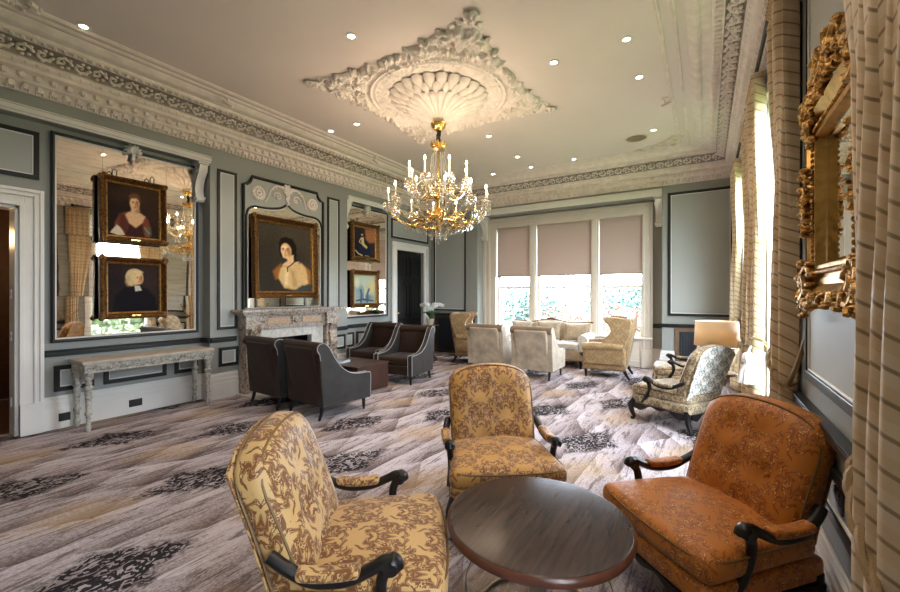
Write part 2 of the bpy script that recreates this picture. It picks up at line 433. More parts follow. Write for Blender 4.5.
def carpet():
    t = NT('patterned_carpet'); c = t.coord('Object'); sx = t.n('ShaderNodeSeparateXYZ'); t.l(c, sx.inputs[0])
    x, y = sx.outputs[0], sx.outputs[1]
    A, S_, X_ = (lambda a, b: t.math('ADD', a, b)), (lambda a, b: t.math('SUBTRACT', a, b)), (lambda a, b: t.math('MULTIPLY', a, b))
    warp = t.noise(c, 6., 4., .7); w1 = t.noise(c, 1.7, 2.); w2 = t.noise(t.coord('Object', loc=(7,3,0)), 1.7, 2.)
    speck = t.noise(t.coord('Object', scale=(1,.6,1)), 75, 4., .85)
    def lattice(ox, oy):
        a = X_(S_(t.math('FRACT', A(t.math('DIVIDE', S_(x, ox), 1.72), .5)), .5), 1.72)
        b = X_(S_(t.math('FRACT', A(t.math('DIVIDE', S_(y, oy), 1.69), .5)), .5), 1.69)
        a = S_(a, X_(b, .22))
        return A(X_(t.math('ABSOLUTE', a), 1.45), X_(t.math('ABSOLUTE', b), .92))
    d = t.math('MINIMUM', lattice(-2.73, .86), lattice(-3.45, 1.70))
    d = A(d, X_(S_(warp, .5), .5))
    dm = t.ramp(d, [(.34, (1,1,1)), (.45, (0,0,0))])
    e = t.math('MINIMUM', lattice(-3.60, 1.00), lattice(-4.32, 1.86))
    e = A(e, X_(S_(warp, .5), .7)); em = t.ramp(e, [(.18, (1,1,1)), (.50, (0,0,0))])
    lv = t.n('ShaderNodeTexNoise'); t.l(t.coord('Object', rot=(0,0,.3), scale=(1.5,1,1)), lv.inputs['Vector'])
    lv.inputs['Scale'].default_value = 10.; lv.inputs['Detail'].default_value = 1.3; lv.inputs['Distortion'].default_value = 3.0
    leaf = t.ramp(lv.outputs[0], [(.44, (0,0,0)), (.475, (1,1,1))])
    # folded triangular facets on a skewed lattice
    a = A(X_(A(x, X_(y, .55)), 2.1), X_(w1, .25)); b = A(X_(S_(X_(y, .62), X_(x, .9)), 2.1), X_(w2, .25))
    fa, fb = t.math('FRACT', a), t.math('FRACT', b)
    cell = t.n('ShaderNodeCombineXYZ'); t.l(t.math('FLOOR', a), cell.inputs[0]); t.l(t.math('FLOOR', b), cell.inputs[1])
    tri = t.math('GREATER_THAN', fa, fb); t.l(tri, cell.inputs[2])
    wn = t.n('ShaderNodeTexWhiteNoise', noise_dimensions='3D'); t.l(cell.outputs[0], wn.inputs['Vector']); rnd_ = wn.outputs['Value']
    grad = A(X_(tri, t.math('POWER', S_(fa, X_(fb, .55)), 1.6)), X_(S_(1., tri), t.math('POWER', S_(1., S_(fb, X_(fa, .5))), 2.2)))
    rib = t.wave(t.coord('Object', rot=(0,0,.35)), 22., 2., 2.)
    f = A(A(X_(rnd_, .42), X_(grad, .62)), A(X_(S_(rib, .5), .10), X_(S_(speck, .5), 1.7)))
    base = t.ramp(f, [(.05, (.50,.445,.46)), (.38, (.37,.315,.32)), (.68, (.19,.148,.145)), (1., (.075,.052,.048))])
    st = t.noise(t.coord('Object', rot=(0,0,-.12), scale=(8,1.0,1)), 2.6, 5., .75, 1.0)
    sk = t.ramp(st, [(.52, (0,0,0)), (.585, (1,1,1))])
    base = t.mix(X_(sk, .72), base, (.075,.050,.046))
    st2 = t.noise(t.coord('Object', rot=(0,0,.55), scale=(7,1.0,1), loc=(3,1,0)), 2.6, 5., .75, 1.0)
    base = t.mix(X_(t.ramp(st2, [(.58, (0,0,0)), (.66, (1,1,1))]), .5), base, (.42,.37,.37))
    base = t.mix(X_(X_(em, t.ramp(speck, [(.40, (0,0,0)), (.55, (1,1,1))])), .75), base, (.36,.235,.115))
    base = t.mix(X_(X_(dm, leaf), .97), base, (.013,.012,.014)); base = t.mix(X_(X_(dm, S_(1., leaf)), .25), base, (.10,.08,.08))
    t.set(base, .95, 0, .05)
    t.bump(A(speck, X_(warp, .4)), .5, .004); return t.m
M['carpet'] = carpet()
def vcol_mat():
    t = NT('oil_paint_on_canvas'); a = t.n('ShaderNodeVertexColor'); a.layer_name = 'paint'
    t.set(a.outputs[0], .8, 0, .12); t.bump(t.noise(t.coord('Object'), 160, 3.), .1, .002); return t.m
M['paint'] = vcol_mat()
def leafm(name, c1, c2):
    t = NT(name); n = t.noise(t.coord('Object'), 5, 4., .7)
    t.set(t.ramp(n, [(.35, c1), (.65, c2)]), .6); return t.m
M['leaf'] = leafm('orchid_leaf_green', (.03,.09,.02), (.08,.2,.04))
M['petal'] = plain('white_orchid_petal', (.85,.85,.83), .5)
M['shrub_green'] = leafm('garden_shrub_green', (.04,.065,.03), (.10,.14,.07))
M['shrub_teal'] = leafm('distant_tree_teal', (.045,.085,.075), (.12,.18,.165))
M['shrub_pink'] = leafm('rusty_pink_shrub', (.16,.065,.040), (.30,.15,.10))
M['shrub_yellow'] = leafm('yellow_green_shrub', (.10,.10,.02), (.22,.20,.06))
M['lawn'] = leafm('garden_lawn_green', (.09,.13,.04), (.16,.20,.07))
M['ceramic'] = plain('glazed_ceramic', (.5,.42,.3), .25)
M['slate'] = plain('blue_black_painted_slats', (.020,.026,.035), .4)
M['plate'] = plain('dark_socket_metal', (.05,.048,.045), .35, .7)
# ------------------------------------------------------------------ the room
XL, XLR, XR, YB, YR, YF, ZC = -5.93, -6.13, .5, 8.75, 9.1, -1.0, 4.04
RAIL = 3.36
# floor / ceiling
g = MB(); g.box(-6.34, .76, YF-.2, YR+.2, -.1, 0); struct(g.build('floor', M['carpet'], smooth=False), 'patterned mauve carpet')
g = MB(); g.box(-6.34, .76, YF-.2, YR+.2, ZC, ZC+.12); struct(g.build('ceiling', M['ceil'], smooth=False))

# left wall: upper part, recessed bays, chimney breast
g = MB()
g.box(-6.33, XL, YF, YR, RAIL, ZC)
g.box(-6.33, XLR, YF, .05, 0, RAIL)
g.box(-6.33, XLR, .05, 1.18, 2.43, RAIL)
g.box(-6.33, XLR, 1.18, 3.03, 0, RAIL)
for a in ((3.03, 3.95, 0, RAIL), (4.70, 5.62, 0, RAIL), (3.95, 4.70, .95, RAIL)): g.box(-6.33, XL, a[0], a[1], a[2], a[3])
g.box(-6.33, XLR, 5.62, 7.33, 0, RAIL); g.box(-6.33, XLR, 7.33, 8.41, 2.54, RAIL); g.box(-6.33, XLR, 8.41, YR, 0, RAIL)
struct(g.build('wall_left', M['wall'], smooth=False))
# back wall with window recess
g = MB()
g.box(XLR-.2, -4.733, YB, YR+.25, 0, ZC); g.box(-.714, XR+.25, YB, YR+.25, 0, ZC)
g.box(-4.733, -.714, YB, YR+.25, 3.39, ZC)
g.box(-4.733, -4.45, YR, YR+.25, 0, 3.39); g.box(-1.05, -.714, YR, YR+.25, 0, 3.39)
g.box(-4.45, -1.05, YR, YR+.25, 3.15, 3.39); g.box(-4.45, -1.05, YR, YR+.25, 0, .56)
struct(g.build('wall_back', M['wall'], smooth=False))
# right wall with window openings
RW = [(.15, .80), (3.72, 4.98), (5.98, 7.55)]
g = MB(); y = YF
for a, b in RW:
    g.box(XR, XR+.25, y, a, 0, ZC); g.box(XR, XR+.25, a, b, 0, .42); g.box(XR, XR+.25, a, b, 3.32, ZC); y = b
g.box(XR, XR+.25, y, YB+.02, 0, ZC)
struct(g.build('wall_right', M['wall'], smooth=False))
# front wall behind the camera
g = MB()
g.box(-6.33, .75, YF-.2, YF, 0, ZC)
struct(g.build('wall_front', M['wall'], smooth=False))

# ---- cornice and ceiling mouldings (one ring, mitred)
def ring(mb, prof, x0, x1, y0, y1, closed_prof=False):
    o = len(mb.v); m = len(prof)
    for d, z in prof:
        mb.v += [(x0+d, y0+d, z), (x1-d, y0+d, z), (x1-d, y1-d, z), (x0+d, y1-d, z)]
    for i in range(m-1):
        for k in range(4): mb.f.append((o+i*4+k, o+i*4+(k+1) % 4, o+(i+1)*4+(k+1) % 4, o+(i+1)*4+k))
g = MB()
prof = [(0,3.57),(.03,3.565),(.04,3.575),(.03,3.60),(.035,3.655),(.075,3.665),(.08,3.675),(.085,3.68),(.09,3.74),(.135,3.75),(.165,3.755),(.165,3.79),(.185,3.80),(.20,3.815),(.205,3.84),
        (.222,3.845),(.224,3.875),(.25,3.93),(.33,3.972),(.36,3.958),(.365,3.965),(.44,3.968),(.455,3.985),(.455,4.005),(.54,4.008),(.55,3.995),(.575,3.985),(.60,3.99),(.615,4.0),(.63,4.012),(.65,4.03),(.66,4.05)]
ring(g, prof, XL, XR, YF, YB)
for d, r in ((.74,.010),(.755,.006),(.865,.012),(.885,.008)):
    pr = [(d-r, 4.045),(d-r, ZC-r),(d-r*.4, ZC-r*1.8),(d+r*.4, ZC-r*1.8),(d+r, ZC-r),(d+r, 4.045)]
    ring(g, pr, XL, XR, YF+.2 if d > .8 else YF, YB)
struct(g.build('trim_1', M['plaster'], smooth=False), 'white moulded cornice round the ceiling')
def along(fn_place, spacing, d):
    """call fn_place(x,y,tx,ty,nx,ny,i) along left, back and right runs at inset d"""
    runs = [((XL+d, .6), (XL+d, YB-d), (1,0)), ((XL+d, YB-d), (XR-d, YB-d), (0,-1)), ((XR-d, YB-d), (XR-d, 1.2), (-1,0))]
    for a, b, nrm in runs:
        L = math.hypot(b[0]-a[0], b[1]-a[1]); n = max(1, int(L/spacing)); tx, ty = (b[0]-a[0])/L, (b[1]-a[1])/L
        for i in range(n):
            s = (i+.5)*L/n; fn_place(a[0]+tx*s, a[1]+ty*s, tx, ty, nrm[0], nrm[1], i)
g = MB()
def eggs(spacing, d, z, rt, rn, rz):
    def f(x, y, tx, ty, nx, ny, i):
        k = len(g.v); g.ell((0,0,0), (1,1,1), 6, 4)
        g.xf(lambda a, b, c: (x+tx*a*rt+nx*b*rn, y+ty*a*rt+ny*b*rn, z+c*rz), k)
    along(f, spacing, d)
eggs(.105, .045, 3.622, .036, .034, .040)
eggs(.0525, .045, 3.590, .009, .030, .024)
eggs(.120, .100, 3.712, .038, .034, .036)

eggs(.085, .188, 3.820, .026, .026, .024)
eggs(.075, .405, 3.962, .024, .034, .020)
# scrolling leaf frieze on the cove: spirals with leaf blobs
def scroll(x, y, tx, ty, nx, ny, i):
    sgn = 1 if i % 2 else -1
    def P(a, b):   # a along, b across (0..1 over the cove)
        d = .235+.115*b; z = lerp(3.862, 3.948, b**.7)-.012
        return (x+tx*a+nx*(d-.29), y+ty*a+ny*(d-.29), z)
    pts = [P(.075*math.exp(-.16*k)*cos(.7*k), .5+.48*math.exp(-.16*k)*sin(.7*k)*sgn) for k in range(12)]
    g.tube(pts, [.015-.0006*k for k in range(12)], 5)
    for q in range(7):
        a = q*.9; c = P(.055*cos(a)+.02, .5+.42*sin(a)); g.ell(c, (.018, .018, .014), 6, 4)
along(scroll, .145, .29)
struct(g.build('trim_2', M['plaster']), 'egg and leaf enrichment of the cornice')
g = MB(); ring(g, [(.2225,3.846),(.2255,3.874),(.2515,3.928),(.331,3.970),(.358,3.957)], XL, XR, YF, YB); struct(g.build('trim_10', M['frieze']), 'taupe ground of the leaf frieze')

# scroll ornaments at the ends of the ceiling border
g = MB()
def curl(cx, cy, s, a0, turns=1.6):
    pts = [(cx+s*math.exp(-.22*k)*cos(a0+.5*k), cy+s*math.exp(-.22*k)*sin(a0+.5*k), ZC-.012) for k in range(int(turns*12))]
    g.tube(pts, [.022*math.exp(-.06*k)+.004 for k in range(len(pts))], 5)
for cx, cy, a in ((-5.06,1.02,0),(-5.02,.82,2),(-4.88,.74,4),(-.52,7.62,1),(-.62,7.72,3),(-.8,7.80,5),(-.42,7.48,2.4),(-.95,7.84,.6)):
    curl(cx, cy, .10, a); curl(cx+.04, cy+.05, .07, a+2.5)
    for q in range(6): g.ell((cx+.09*cos(q*1.05), cy+.09*sin(q*1.05), ZC-.01), (.03,.022,.02), 6, 4)
struct(g.build('trim_3', M['plaster']), 'plaster scrolls at the corners of the ceiling border')

# ---- ceiling rose
RX, RY = -2.90, 4.31
g = MB()
def relief(x, y):
    ax, ay = abs(x), abs(y)
    if ax < ay: ax, ay = ay, ax
    p = Vector((ax*7.5, ay*7.5, 0)); w = Vector((noise.noise(p*.8), noise.noise(p*.8+Vector((9,3,1))), 0))*1.4
    a = 1-abs(noise.noise(p+w))*2.2; b = 1-abs(noise.noise((p+w)*2.1))*2
    return max(0, .55*a+.45*b)
N = 170; S = 1.2; vid = {}
def rosemask(x, y):
    ax, ay = abs(x), abs(y); t = min(ax, ay); m = max(ax, ay)
    b = 1.01+.130*(t/1.1)**1.5+.026*sin(t*29)+.018*sin(t*53+1)
    corner = math.hypot(ax-1.10, ay-1.10)
    return max(sstep(0, .05, b-m), sstep(.0, .03, .085-corner))
hh = {}
for i in range(N+1):
    for j in range(N+1):
        x, y = -S+2*S*i/N, -S+2*S*j/N; r = math.hypot(x, y); mk = rosemask(x, y)
        if r < .60 or mk <= 0: continue
        h = mk*(.006+.078*relief(x, y)**1.3)
        c = math.hypot(abs(x)-1.10, abs(y)-1.10)
        if c < .10: h = max(h, .05*(.6+.4*cos(5*math.atan2(abs(y)-1.1, abs(x)-1.1)))*sstep(.1, .02, c)+.02)
        if r < .92:      # banded ring
            k = (r-.62)/.28; a = math.atan2(y, x)
            h = .02+.022*math.exp(-((r-.86)/.018)**2)*1.6+.03*math.exp(-((r-.80)/.012)**2)
            if .63 < r < .785: h = .012+.035*max(0, relief(x*1.3, y*1.3))
            if .82 < r < .845: h += .012*abs(sin(a*60))
            if .865 < r: h = max(h*.6, .03*relief(x, y))
        hh[i, j] = h
for (i, j), h in hh.items(): vid[i, j] = len(g.v); g.v.append((RX-S+2*S*i/N, RY-S+2*S*j/N, ZC-h))
for (i, j) in hh:
    q = [(i, j), (i+1, j), (i+1, j+1), (i, j+1)]
    if all(k in vid for k in q): g.f.append(tuple(vid[k] for k in q))
# fluted pendant boss, three tiers of scalloped petals
for (R, zt, off, npet) in ((.635, 3.995, 0, 24), (.53, 3.945, .5, 24), (.43, 3.885, 0, 24)):
    def fn(u, v):
        a = 2*PI*u; ph = (u*npet+off) % 1.; tip = math.sqrt(max(0, 1-(2*ph-1)**2))
        rr = .055+(R*(.86+.14*tip)-.055)*v
        z = 3.70+(zt-3.70)*(v**.62)-.020*tip*v**.6+(.025*max(0, v-.93)/.07)
        return (RX+rr*cos(a), RY+rr*sin(a), z)
    g.grid(288, 16, fn, True)
g.lathe([(.075,-.02),(.085,-.005),(.075,.02),(.05,.05)], 24, (RX, RY, 3.70))
struct(g.build('trim_4', M['plaster'], angle=75), 'square acanthus ceiling rose with a fluted boss')

# ---- baseboards
def base_prof(mb, axis, w, a0, a1, dirn, h=.34):
    """stepped skirting on plane w, from a0 to a1; dirn = +1/-1 out of the wall"""
    for (t, z0, z1) in ((.045,0,h*.62),(.032,h*.62,h*.72),(.038,h*.72,h*.78),(.024,h*.78,h*.9),(.03,h*.9,h*.94),(.014,h*.94,h)):
        if axis == 'x': mb.box(w, w+dirn*t, a0, a1, z0, z1)
        else: mb.box(a0, a1, w, w+dirn*t, z0, z1)
g = MB()
base_prof(g, 'x', XLR, 1.366, 3.03, 1, .36); base_prof(g, 'x', XL, 3.03, 3.42, 1, .36); base_prof(g, 'x', XL, 5.22, 5.62, 1, .36); base_prof(g, 'x', XLR, 5.62, 7.16, 1, .36)
base_prof(g, 'y', 3.03, XLR, XL+.045, -1, .36)
base_prof(g, 'x', XLR, YF, -.14, 1, .36)
struct(g.build('baseboard_left', M['white'], smooth=False, bevel=.004))
g = MB()
base_prof(g, 'y', YR, -.93, -.714, -1, .40); base_prof(g, 'y', YB, -.714, -.50, -1, .42); base_prof(g, 'x', -.714, YB-.04, YR, -1, .42)
base_prof(g, 'y', YB, XLR, -6.02, -1, .40)
struct(g.build('baseboard_back', M['white'], smooth=False, bevel=.004))
g = MB()
for a, b in ((YF, .05), (.9, 3.66), (5.04, 5.92), (7.6, YB)): base_prof(g, 'x', XR, a, b, -1, .32)
struct(g.build('baseboard_right', M['white'], smooth=False, bevel=.004))

# ---- chair rail, picture rail, panel mouldings
def rail(mb, axis, w, a0, a1, dirn, zc, h, t):
    for (k, z0, z1) in ((.55,-.5,-.25),(1,-.25,.2),(.7,.2,.36),(1.15,.36,.5)):
        A = (w, w+dirn*t*k)
        if axis == 'x': mb.box(A[0], A[1], a0, a1, zc+h*z0, zc+h*z1)
        else: mb.box(a0, a1, A[0], A[1], zc+h*z0, zc+h*z1)
g = MB()
rail(g, 'x', XLR, 1.37, 3.03, 1, .84, .075, .035); rail(g, 'x', XL, 3.03, 3.40, 1, .84, .075, .035); rail(g, 'x', XL, 5.26, 5.62, 1, .84, .075, .035); rail(g, 'x', XLR, 5.62, 7.16, 1, .84, .075, .035)
rail(g, 'y', 3.03, XLR, XL, -1, .84, .075, .03)
rail(g, 'x', XR, .92, 3.40, -1, .86, .075, .045); rail(g, 'x', XR, 5.04, 5.92, -1, .86, .075, .045); rail(g, 'x', XR, 7.6, YB, -1, .86, .075, .045)
rail(g, 'y', YR, -.93, -.714, -1, .86, .09, .02); rail(g, 'y', YB, -.75, .46, -1, .90, .075, .05); rail(g, 'x', -.714, YB, YR, -1, .88, .08, .03)
rail(g, 'y', YB, XLR, -4.733, -1, .98, .06, .05)
struct(g.build('trim_5', M['dark'], smooth=False, bevel=.003), 'dark chair rail')
g = MB()
rail(g, 'x', XL, YF, 3.03, 1, 3.385, .09, .05); rail(g, 'x', XL, 5.62, YB, 1, 3.385, .09, .05)
rail(g, 'y', YB, -4.733, -.714, -1, 3.455, .13, .06)
struct(g.build('trim_6', M['white'], smooth=False, bevel=.003), 'white cornice rail over the recessed bays')

def pframe(mb, axis, w, dirn, a0, a1, z0, z1, wd=.045, t=.022):
    def bx(p, q, r, s):
        A = (w, w+dirn*t)
        if axis == 'x': mb.box(A[0], A[1], p, q, r, s)
        else: mb.box(p, q, A[0], A[1], r, s)
    bx(a0, a1, z0, z0+wd); bx(a0, a1, z1-wd, z1); bx(a0, a0+wd, z0+wd, z1-wd); bx(a1-wd, a1, z0+wd, z1-wd)
dk, wt, pn = MB(), MB(), MB()
def panel(axis, w, dirn, a0, a1, z0, z1, wd=.045):
    pframe(dk, axis, w, dirn, a0, a1, z0, z1, wd, .024)
    pframe(wt, axis, w, dirn, a0+wd, a1-wd, z0+wd, z1-wd, .012, .016)
    if axis == 'x': pn.box(w, w+dirn*.006, a0+wd+.012, a1-wd-.012, z0+wd+.012, z1-wd-.012)
    else: pn.box(a0+wd+.012, a1-wd-.012, w, w+dirn*.006, z0+wd+.012, z1-wd-.012)
panel('x', XLR, 1, -.4, 1.334, 2.735, 3.25)
panel('x', XL, 1, 3.125, 3.41, .985, 3.30, .04); panel('x', XL, 1, 5.12, 5.41, .985, 3.30, .04)
panel('x', XL, 1, 3.146, 3.434, .45, .725, .045); panel('x', XL, 1, 5.28, 5.56, .45, .725, .045)
for a, b in ((1.45,1.80),(1.89,2.56),(2.66,2.96)): panel('x', XLR, 1, a, b, .41, .70, .05)
for a, b in ((5.72,5.98),(6.06,6.30),(6.40,7.02)): panel('x', XLR, 1, a, b, .43, .72, .045)
panel('x', XLR, 1, 7.156, 8.6, 2.80, 3.25)
panel('y', YB, -1, -6.02, -5.06, 1.075, 3.40, .04); panel('y', YB, -1, -.615, .42, 1.085, 3.42, .05)
panel('x', XR, -1, 1.75, 3.06, 1.02, 3.45, .05); panel('x', XR, -1, 5.1, 5.86, 1.02, 3.45, .05); panel('x', XR, -1, 7.68, 8.6, 1.02, 3.45, .05)
panel('x', XR, -1, 2.02, 2.80, .47, .72, .05); panel('x', XR, -1, 2.9, 3.35, .47, .72, .05); panel('x', XR, -1, 5.1, 5.86, .45, .72, .05)
struct(dk.build('trim_7', M['dark'], smooth=False, bevel=.004), 'dark panel mouldings')
struct(wt.build('trim_8', M['white'], smooth=False, bevel=.003), 'white inner beads of the panels')
struct(pn.build('trim_9', M['panel'], smooth=False), 'pale grey-green panel fields')

# ---- doors
def architrave(mb, y0, y1, z1, wd, x=XLR):
    for (t, f0, f1) in ((.05,0,.18),(.036,.18,.3),(.046,.3,.42),(.028,.42,.8),(.04,.8,1)):
        mb.box(x, x+t, y0-wd*(1-f0), y0-wd*(1-f1), 0, z1+wd*(1-f0)); mb.box(x, x+t, y1+wd*(1-f1), y1+wd*(1-f0), 0, z1+wd*(1-f0))
        mb.box(x, x+t, y0-wd*(1-f1), y1+wd*(1-f1), z1+wd*(1-f1), z1+wd*(1-f0))
g = MB(); architrave(g, .05, 1.18, 2.43, .186)
g.box(XLR, XLR+.06, 1.18, 1.366, 0, .33); g.box(XLR, XLR+.06, -.136, .05, 0, .33)
g.box(-6.34, XLR, 1.15, 1.181, 0, 2.43); g.box(-6.34, XLR, .05, .08, 0, 2.43); g.box(-6.34, XLR, .05, 1.18, 2.40, 2.43)
d1 = struct(g.build('door_1', M['white'], smooth=False, bevel=.004), 'white doorway standing open to a dark room')
g = MB()
for z in (.35, 1.05, 1.5): g.ell((-6.25, 1.150, z), (.026,.012,.030), 10, 8); g.box(-6.262,-6.238,1.142,1.152,z-.05,z+.05)
g.build('hinge', M['white'], d1)
g = MB(); architrave(g, 7.334, 8.405, 2.54, .18)
g.box(XLR-.001, XLR+.058, 7.154, 7.334, 0, .33); g.box(XLR-.001, XLR+.058, 8.405, 8.585, 0, .33)
d2 = struct(g.build('door_2', M['white'], smooth=False, bevel=.004), 'black panelled door in a white frame')
g = MB(); g.box(-6.25, -6.19, 7.335, 8.405, .005, 2.54)
for (a, b, z0, z1) in ((7.43,7.83,.2,.75),(7.91,8.31,.2,.75),(7.43,7.83,.9,1.75),(7.91,8.31,.9,1.75),(7.43,7.83,1.9,2.42),(7.91,8.31,1.9,2.42)):
    pframe(g, 'x', -6.19, 1, a, b, z0, z1, .035, .015); g.box(-6.19, -6.178, a+.06, b-.06, z0+.06, z1-.06)
lf = g.build('door_leaf', M['blackdoor'], d2, smooth=False, bevel=.005)
g = MB(); g.lathe([(.012,0),(.012,.03),(.03,.045),(.03,.06),(.012,.075)], 12); g.xf(lambda x, y, z: (-6.175+z, 7.42+x, 1.05+y)); g.build('door_knob', M['brass'], lf)

# dark room beyond the open doorway
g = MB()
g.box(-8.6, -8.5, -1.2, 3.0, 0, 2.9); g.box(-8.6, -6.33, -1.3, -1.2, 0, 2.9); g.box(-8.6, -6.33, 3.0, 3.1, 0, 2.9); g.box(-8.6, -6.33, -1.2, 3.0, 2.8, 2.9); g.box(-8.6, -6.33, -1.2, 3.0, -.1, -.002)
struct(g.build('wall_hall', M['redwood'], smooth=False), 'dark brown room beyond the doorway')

# ---- corbels under the bay rails
def corbel_mesh():
    mb = MB()
    prof = bez([(0,.52,0),(.16,.52,0),(.18,.47,0),(.15,.40,0),(.09,.30,0),(.06,.18,0),(.075,.10,0),(.10,.06,0),(.085,.015,0),(.04,0,0),(0,.03,0)], 5)
    mb.prism([(p.x, p.y) for p in prof], lambda a, b, t: (t, a, b), -.055, .055)
    for sx in (-1, 1):
        mb.tube([(sx*.06, .10+.05*math.exp(-.15*k)*cos(.6*k), .425+.05*math.exp(-.15*k)*sin(.6*k)) for k in range(16)], .011, 5)
        mb.tube([(sx*.06, .06+.035*math.exp(-.15*k)*cos(.6*k), .055+.035*math.exp(-.15*k)*sin(.6*k)) for k in range(16)], .010, 5)
    mb.box(-.075, .075, 0, .19, .52, .56)
    return mb
cb = corbel_mesh().build('wall_corbel', M['white'])
CBT = [((XLR, 2.955, 2.80), -PI/2, 'white scrolled corbel at the right of the bay holding the two-portrait mirror'),
       ((XLR, 5.70, 2.80), -PI/2, 'white scrolled corbel on the fireplace side of the narrow mirror by the black door'),
       ((-.785, YR, 2.83), PI, 'white scrolled corbel at the right end of the rail above the triple window'),
       ((-4.66, YR, 2.83), PI, 'white scrolled corbel at the left end of the rail above the triple window')]
for i, (l, r, lab) in enumerate(CBT):
    c = cb if i == 0 else cb.copy()
    if i: COL.objects.link(c)
    c.location = l; c.rotation_euler = (0,0,r); tag(c, lab, 'corbel', 'plaster corbels')
    if i >= 2: c.scale = (1.1, 1.7, 1.05)
# ------------------------------------------------------------------ windows and blinds
LIGHTS = [(-4.40,-3.528),(-3.368,-2.118),(-1.96,-1.088)]
def sash(mb, x0, x1, y, z0, z1, wd=.05, axis='y'):
    def bx(a, b, c, d, t0=0, t1=.04):
        if axis == 'y': mb.box(a, b, y+t0, y+t1, c, d)
        else: mb.box(y+t0, y+t1, a, b, c, d)
    bx(x0, x0+wd, z0, z1); bx(x1-wd, x1, z0, z1); bx(x0+wd, x1-wd, z0, z0+wd*1.2); bx(x0+wd, x1-wd, z1-wd, z1)
def bars(mb, x0, x1, y, z0, z1, nx, nz, axis='y'):
    for i in range(1, nx):
        c = lerp(x0, x1, i/nx)
        if axis == 'y': mb.box(c-.009, c+.009, y+.005, y+.03, z0, z1)
        else: mb.box(y+.005, y+.03, c-.009, c+.009, z0, z1)
    for i in range(1, nz):
        c = lerp(z0, z1, i/nz)
        if axis == 'y': mb.box(x0, x1, y+.008, y+.026, c-.009, c+.009)
        else: mb.box(y+.008, y+.026, x0, x1, c-.009, c+.009)
g = MB()
for (t, f0, f1) in ((.05,0,.2),(.03,.2,.34),(.045,.34,.55),(.025,.55,.85),(.035,.85,1)):
    xl0, xr0, zt = -4.733, -.904, 3.351; wl, wr, wt_ = .333, .184, .231
    g.box(xl0+wl*f0, xl0+wl*f1, YR-t, YR+.2, 0, zt-wt_*f0); g.box(xr0-wr*f1, xr0-wr*f0, YR-t, YR+.2, 0, zt-wt_*f0)
    g.box(xl0+wl*f1, xr0-wr*f1, YR-t, YR+.2, zt-wt_*f1, zt-wt_*f0)
for a, b in ((-3.528,-3.368),(-2.118,-1.96)):
    g.box(a, b, YR-.005, YR+.2, .6, 3.13); g.box(a+.03, b-.03, YR-.03, YR, .6, 3.13)
g.box(-4.42, -1.07, YR-.02, YR+.2, 0, .585)
for a, b in ((-4.36,-3.5),(-3.4,-2.1),(-1.98,-1.12)): pframe(g, 'y', YR-.02, -1, a, b, .1, .53, .03, .015)
g.box(-.93-.18, -.89, YR-.06, YR, 0, .36); g.box(-4.733, -4.40, YR-.06, YR, 0, .36)
w1 = struct(g.build('window_1', M['cream'], smooth=False, bevel=.004), 'tall cream triple sash window with blinds half down')
g = MB(); g.box(-4.42, -.90, YR-.11, YR+.1, .575, .615); g.build('window_sill', M['cream'], w1, smooth=False, bevel=.006)
for i, (a, b) in enumerate(LIGHTS):
    g = MB(); sash(g, a, b, YR+.10, .615, 1.68); bars(g, a+.05, b-.05, YR+.10, .67, 1.63, 2, 2); sa = g.build('lower_sash', M['white'], w1, smooth=False, bevel=.003)
    g = MB(); g.box(a+.04, b-.04, YR+.118, YR+.122, .66, 1.64); g.build('glass_pane', M['glass'], sa, smooth=False)
    g = MB(); sash(g, a, b, YR+.145, 1.63, 3.14); sa = g.build('upper_sash', M['white'], w1, smooth=False, bevel=.003)
    g = MB(); g.box(a+.04, b-.04, YR+.163, YR+.167, 1.68, 3.10); g.build('glass_pane', M['glass'], sa, smooth=False)
    nm = ('left', 'middle', 'right')[i]
    lab = ['pinkish roller blind over the narrow left light of the triple window', 'wide pinkish roller blind over the middle light of the triple window', 'pinkish roller blind over the right light of the triple window, nearest the radiator cover'][i]
    t = thing('roller_blind', lab, 'blind', ((a+b)/2, YR+.05, 3.13), 0, 'roller blinds on the triple window'); w = (b-a)/2
    g = MB(); g.box(-w+.012, w-.012, -.002, .002, -1.195, -.0); g.build('blind_cloth', M['blind'], t, smooth=False)
    g = MB(); g.tube([(-w+.005,.02,-.03),(w-.005,.02,-.03)], .022, 12); g.build('roller', M['cream'], t)
    g = MB(); g.box(-w+.012, w-.012, -.008, .008, -1.212, -1.19); g.build('bottom_bar', M['taupe_v'], t, smooth=False)
    g = MB(); g.tube([(0,0,-1.21),(0,0,-1.27)], .003, 6); g.lathe([(.004,.05),(.012,.03),(.024,.008),(.020,0),(.004,-.004)], 12, (0,0,-1.325)); g.build('pull_acorn', M['chain'], t)

for i, (a, b) in enumerate(RW):
    g = MB()
    pframe(g, 'x', XR, -1, a-.10, b+.10, .34, 3.42, .10, .03)
    g.box(XR-.05, XR+.12, a-.1, b+.1, .36, .42)
    for y in (a, b-.03): g.box(XR, XR+.24, y, y+.03, .42, 3.32)
    g.box(XR, XR+.24, a, b, 3.29, 3.32)
    w = struct(g.build('window_%d' % (i+2), M['white'], smooth=False, bevel=.004), 'tall sash window between gold curtains')
    g = MB(); sash(g, a+.03, b-.03, XR+.12, .42, 3.30, .06, 'x'); bars(g, a+.09, b-.09, XR+.12, .48, 3.26, 2, 4, 'x'); sa = g.build('sash', M['white'], w, smooth=False)
    g = MB(); g.box(XR+.137, XR+.141, a+.07, b-.07, .47, 3.27); g.build('glass_pane', M['glass'], sa, smooth=False)
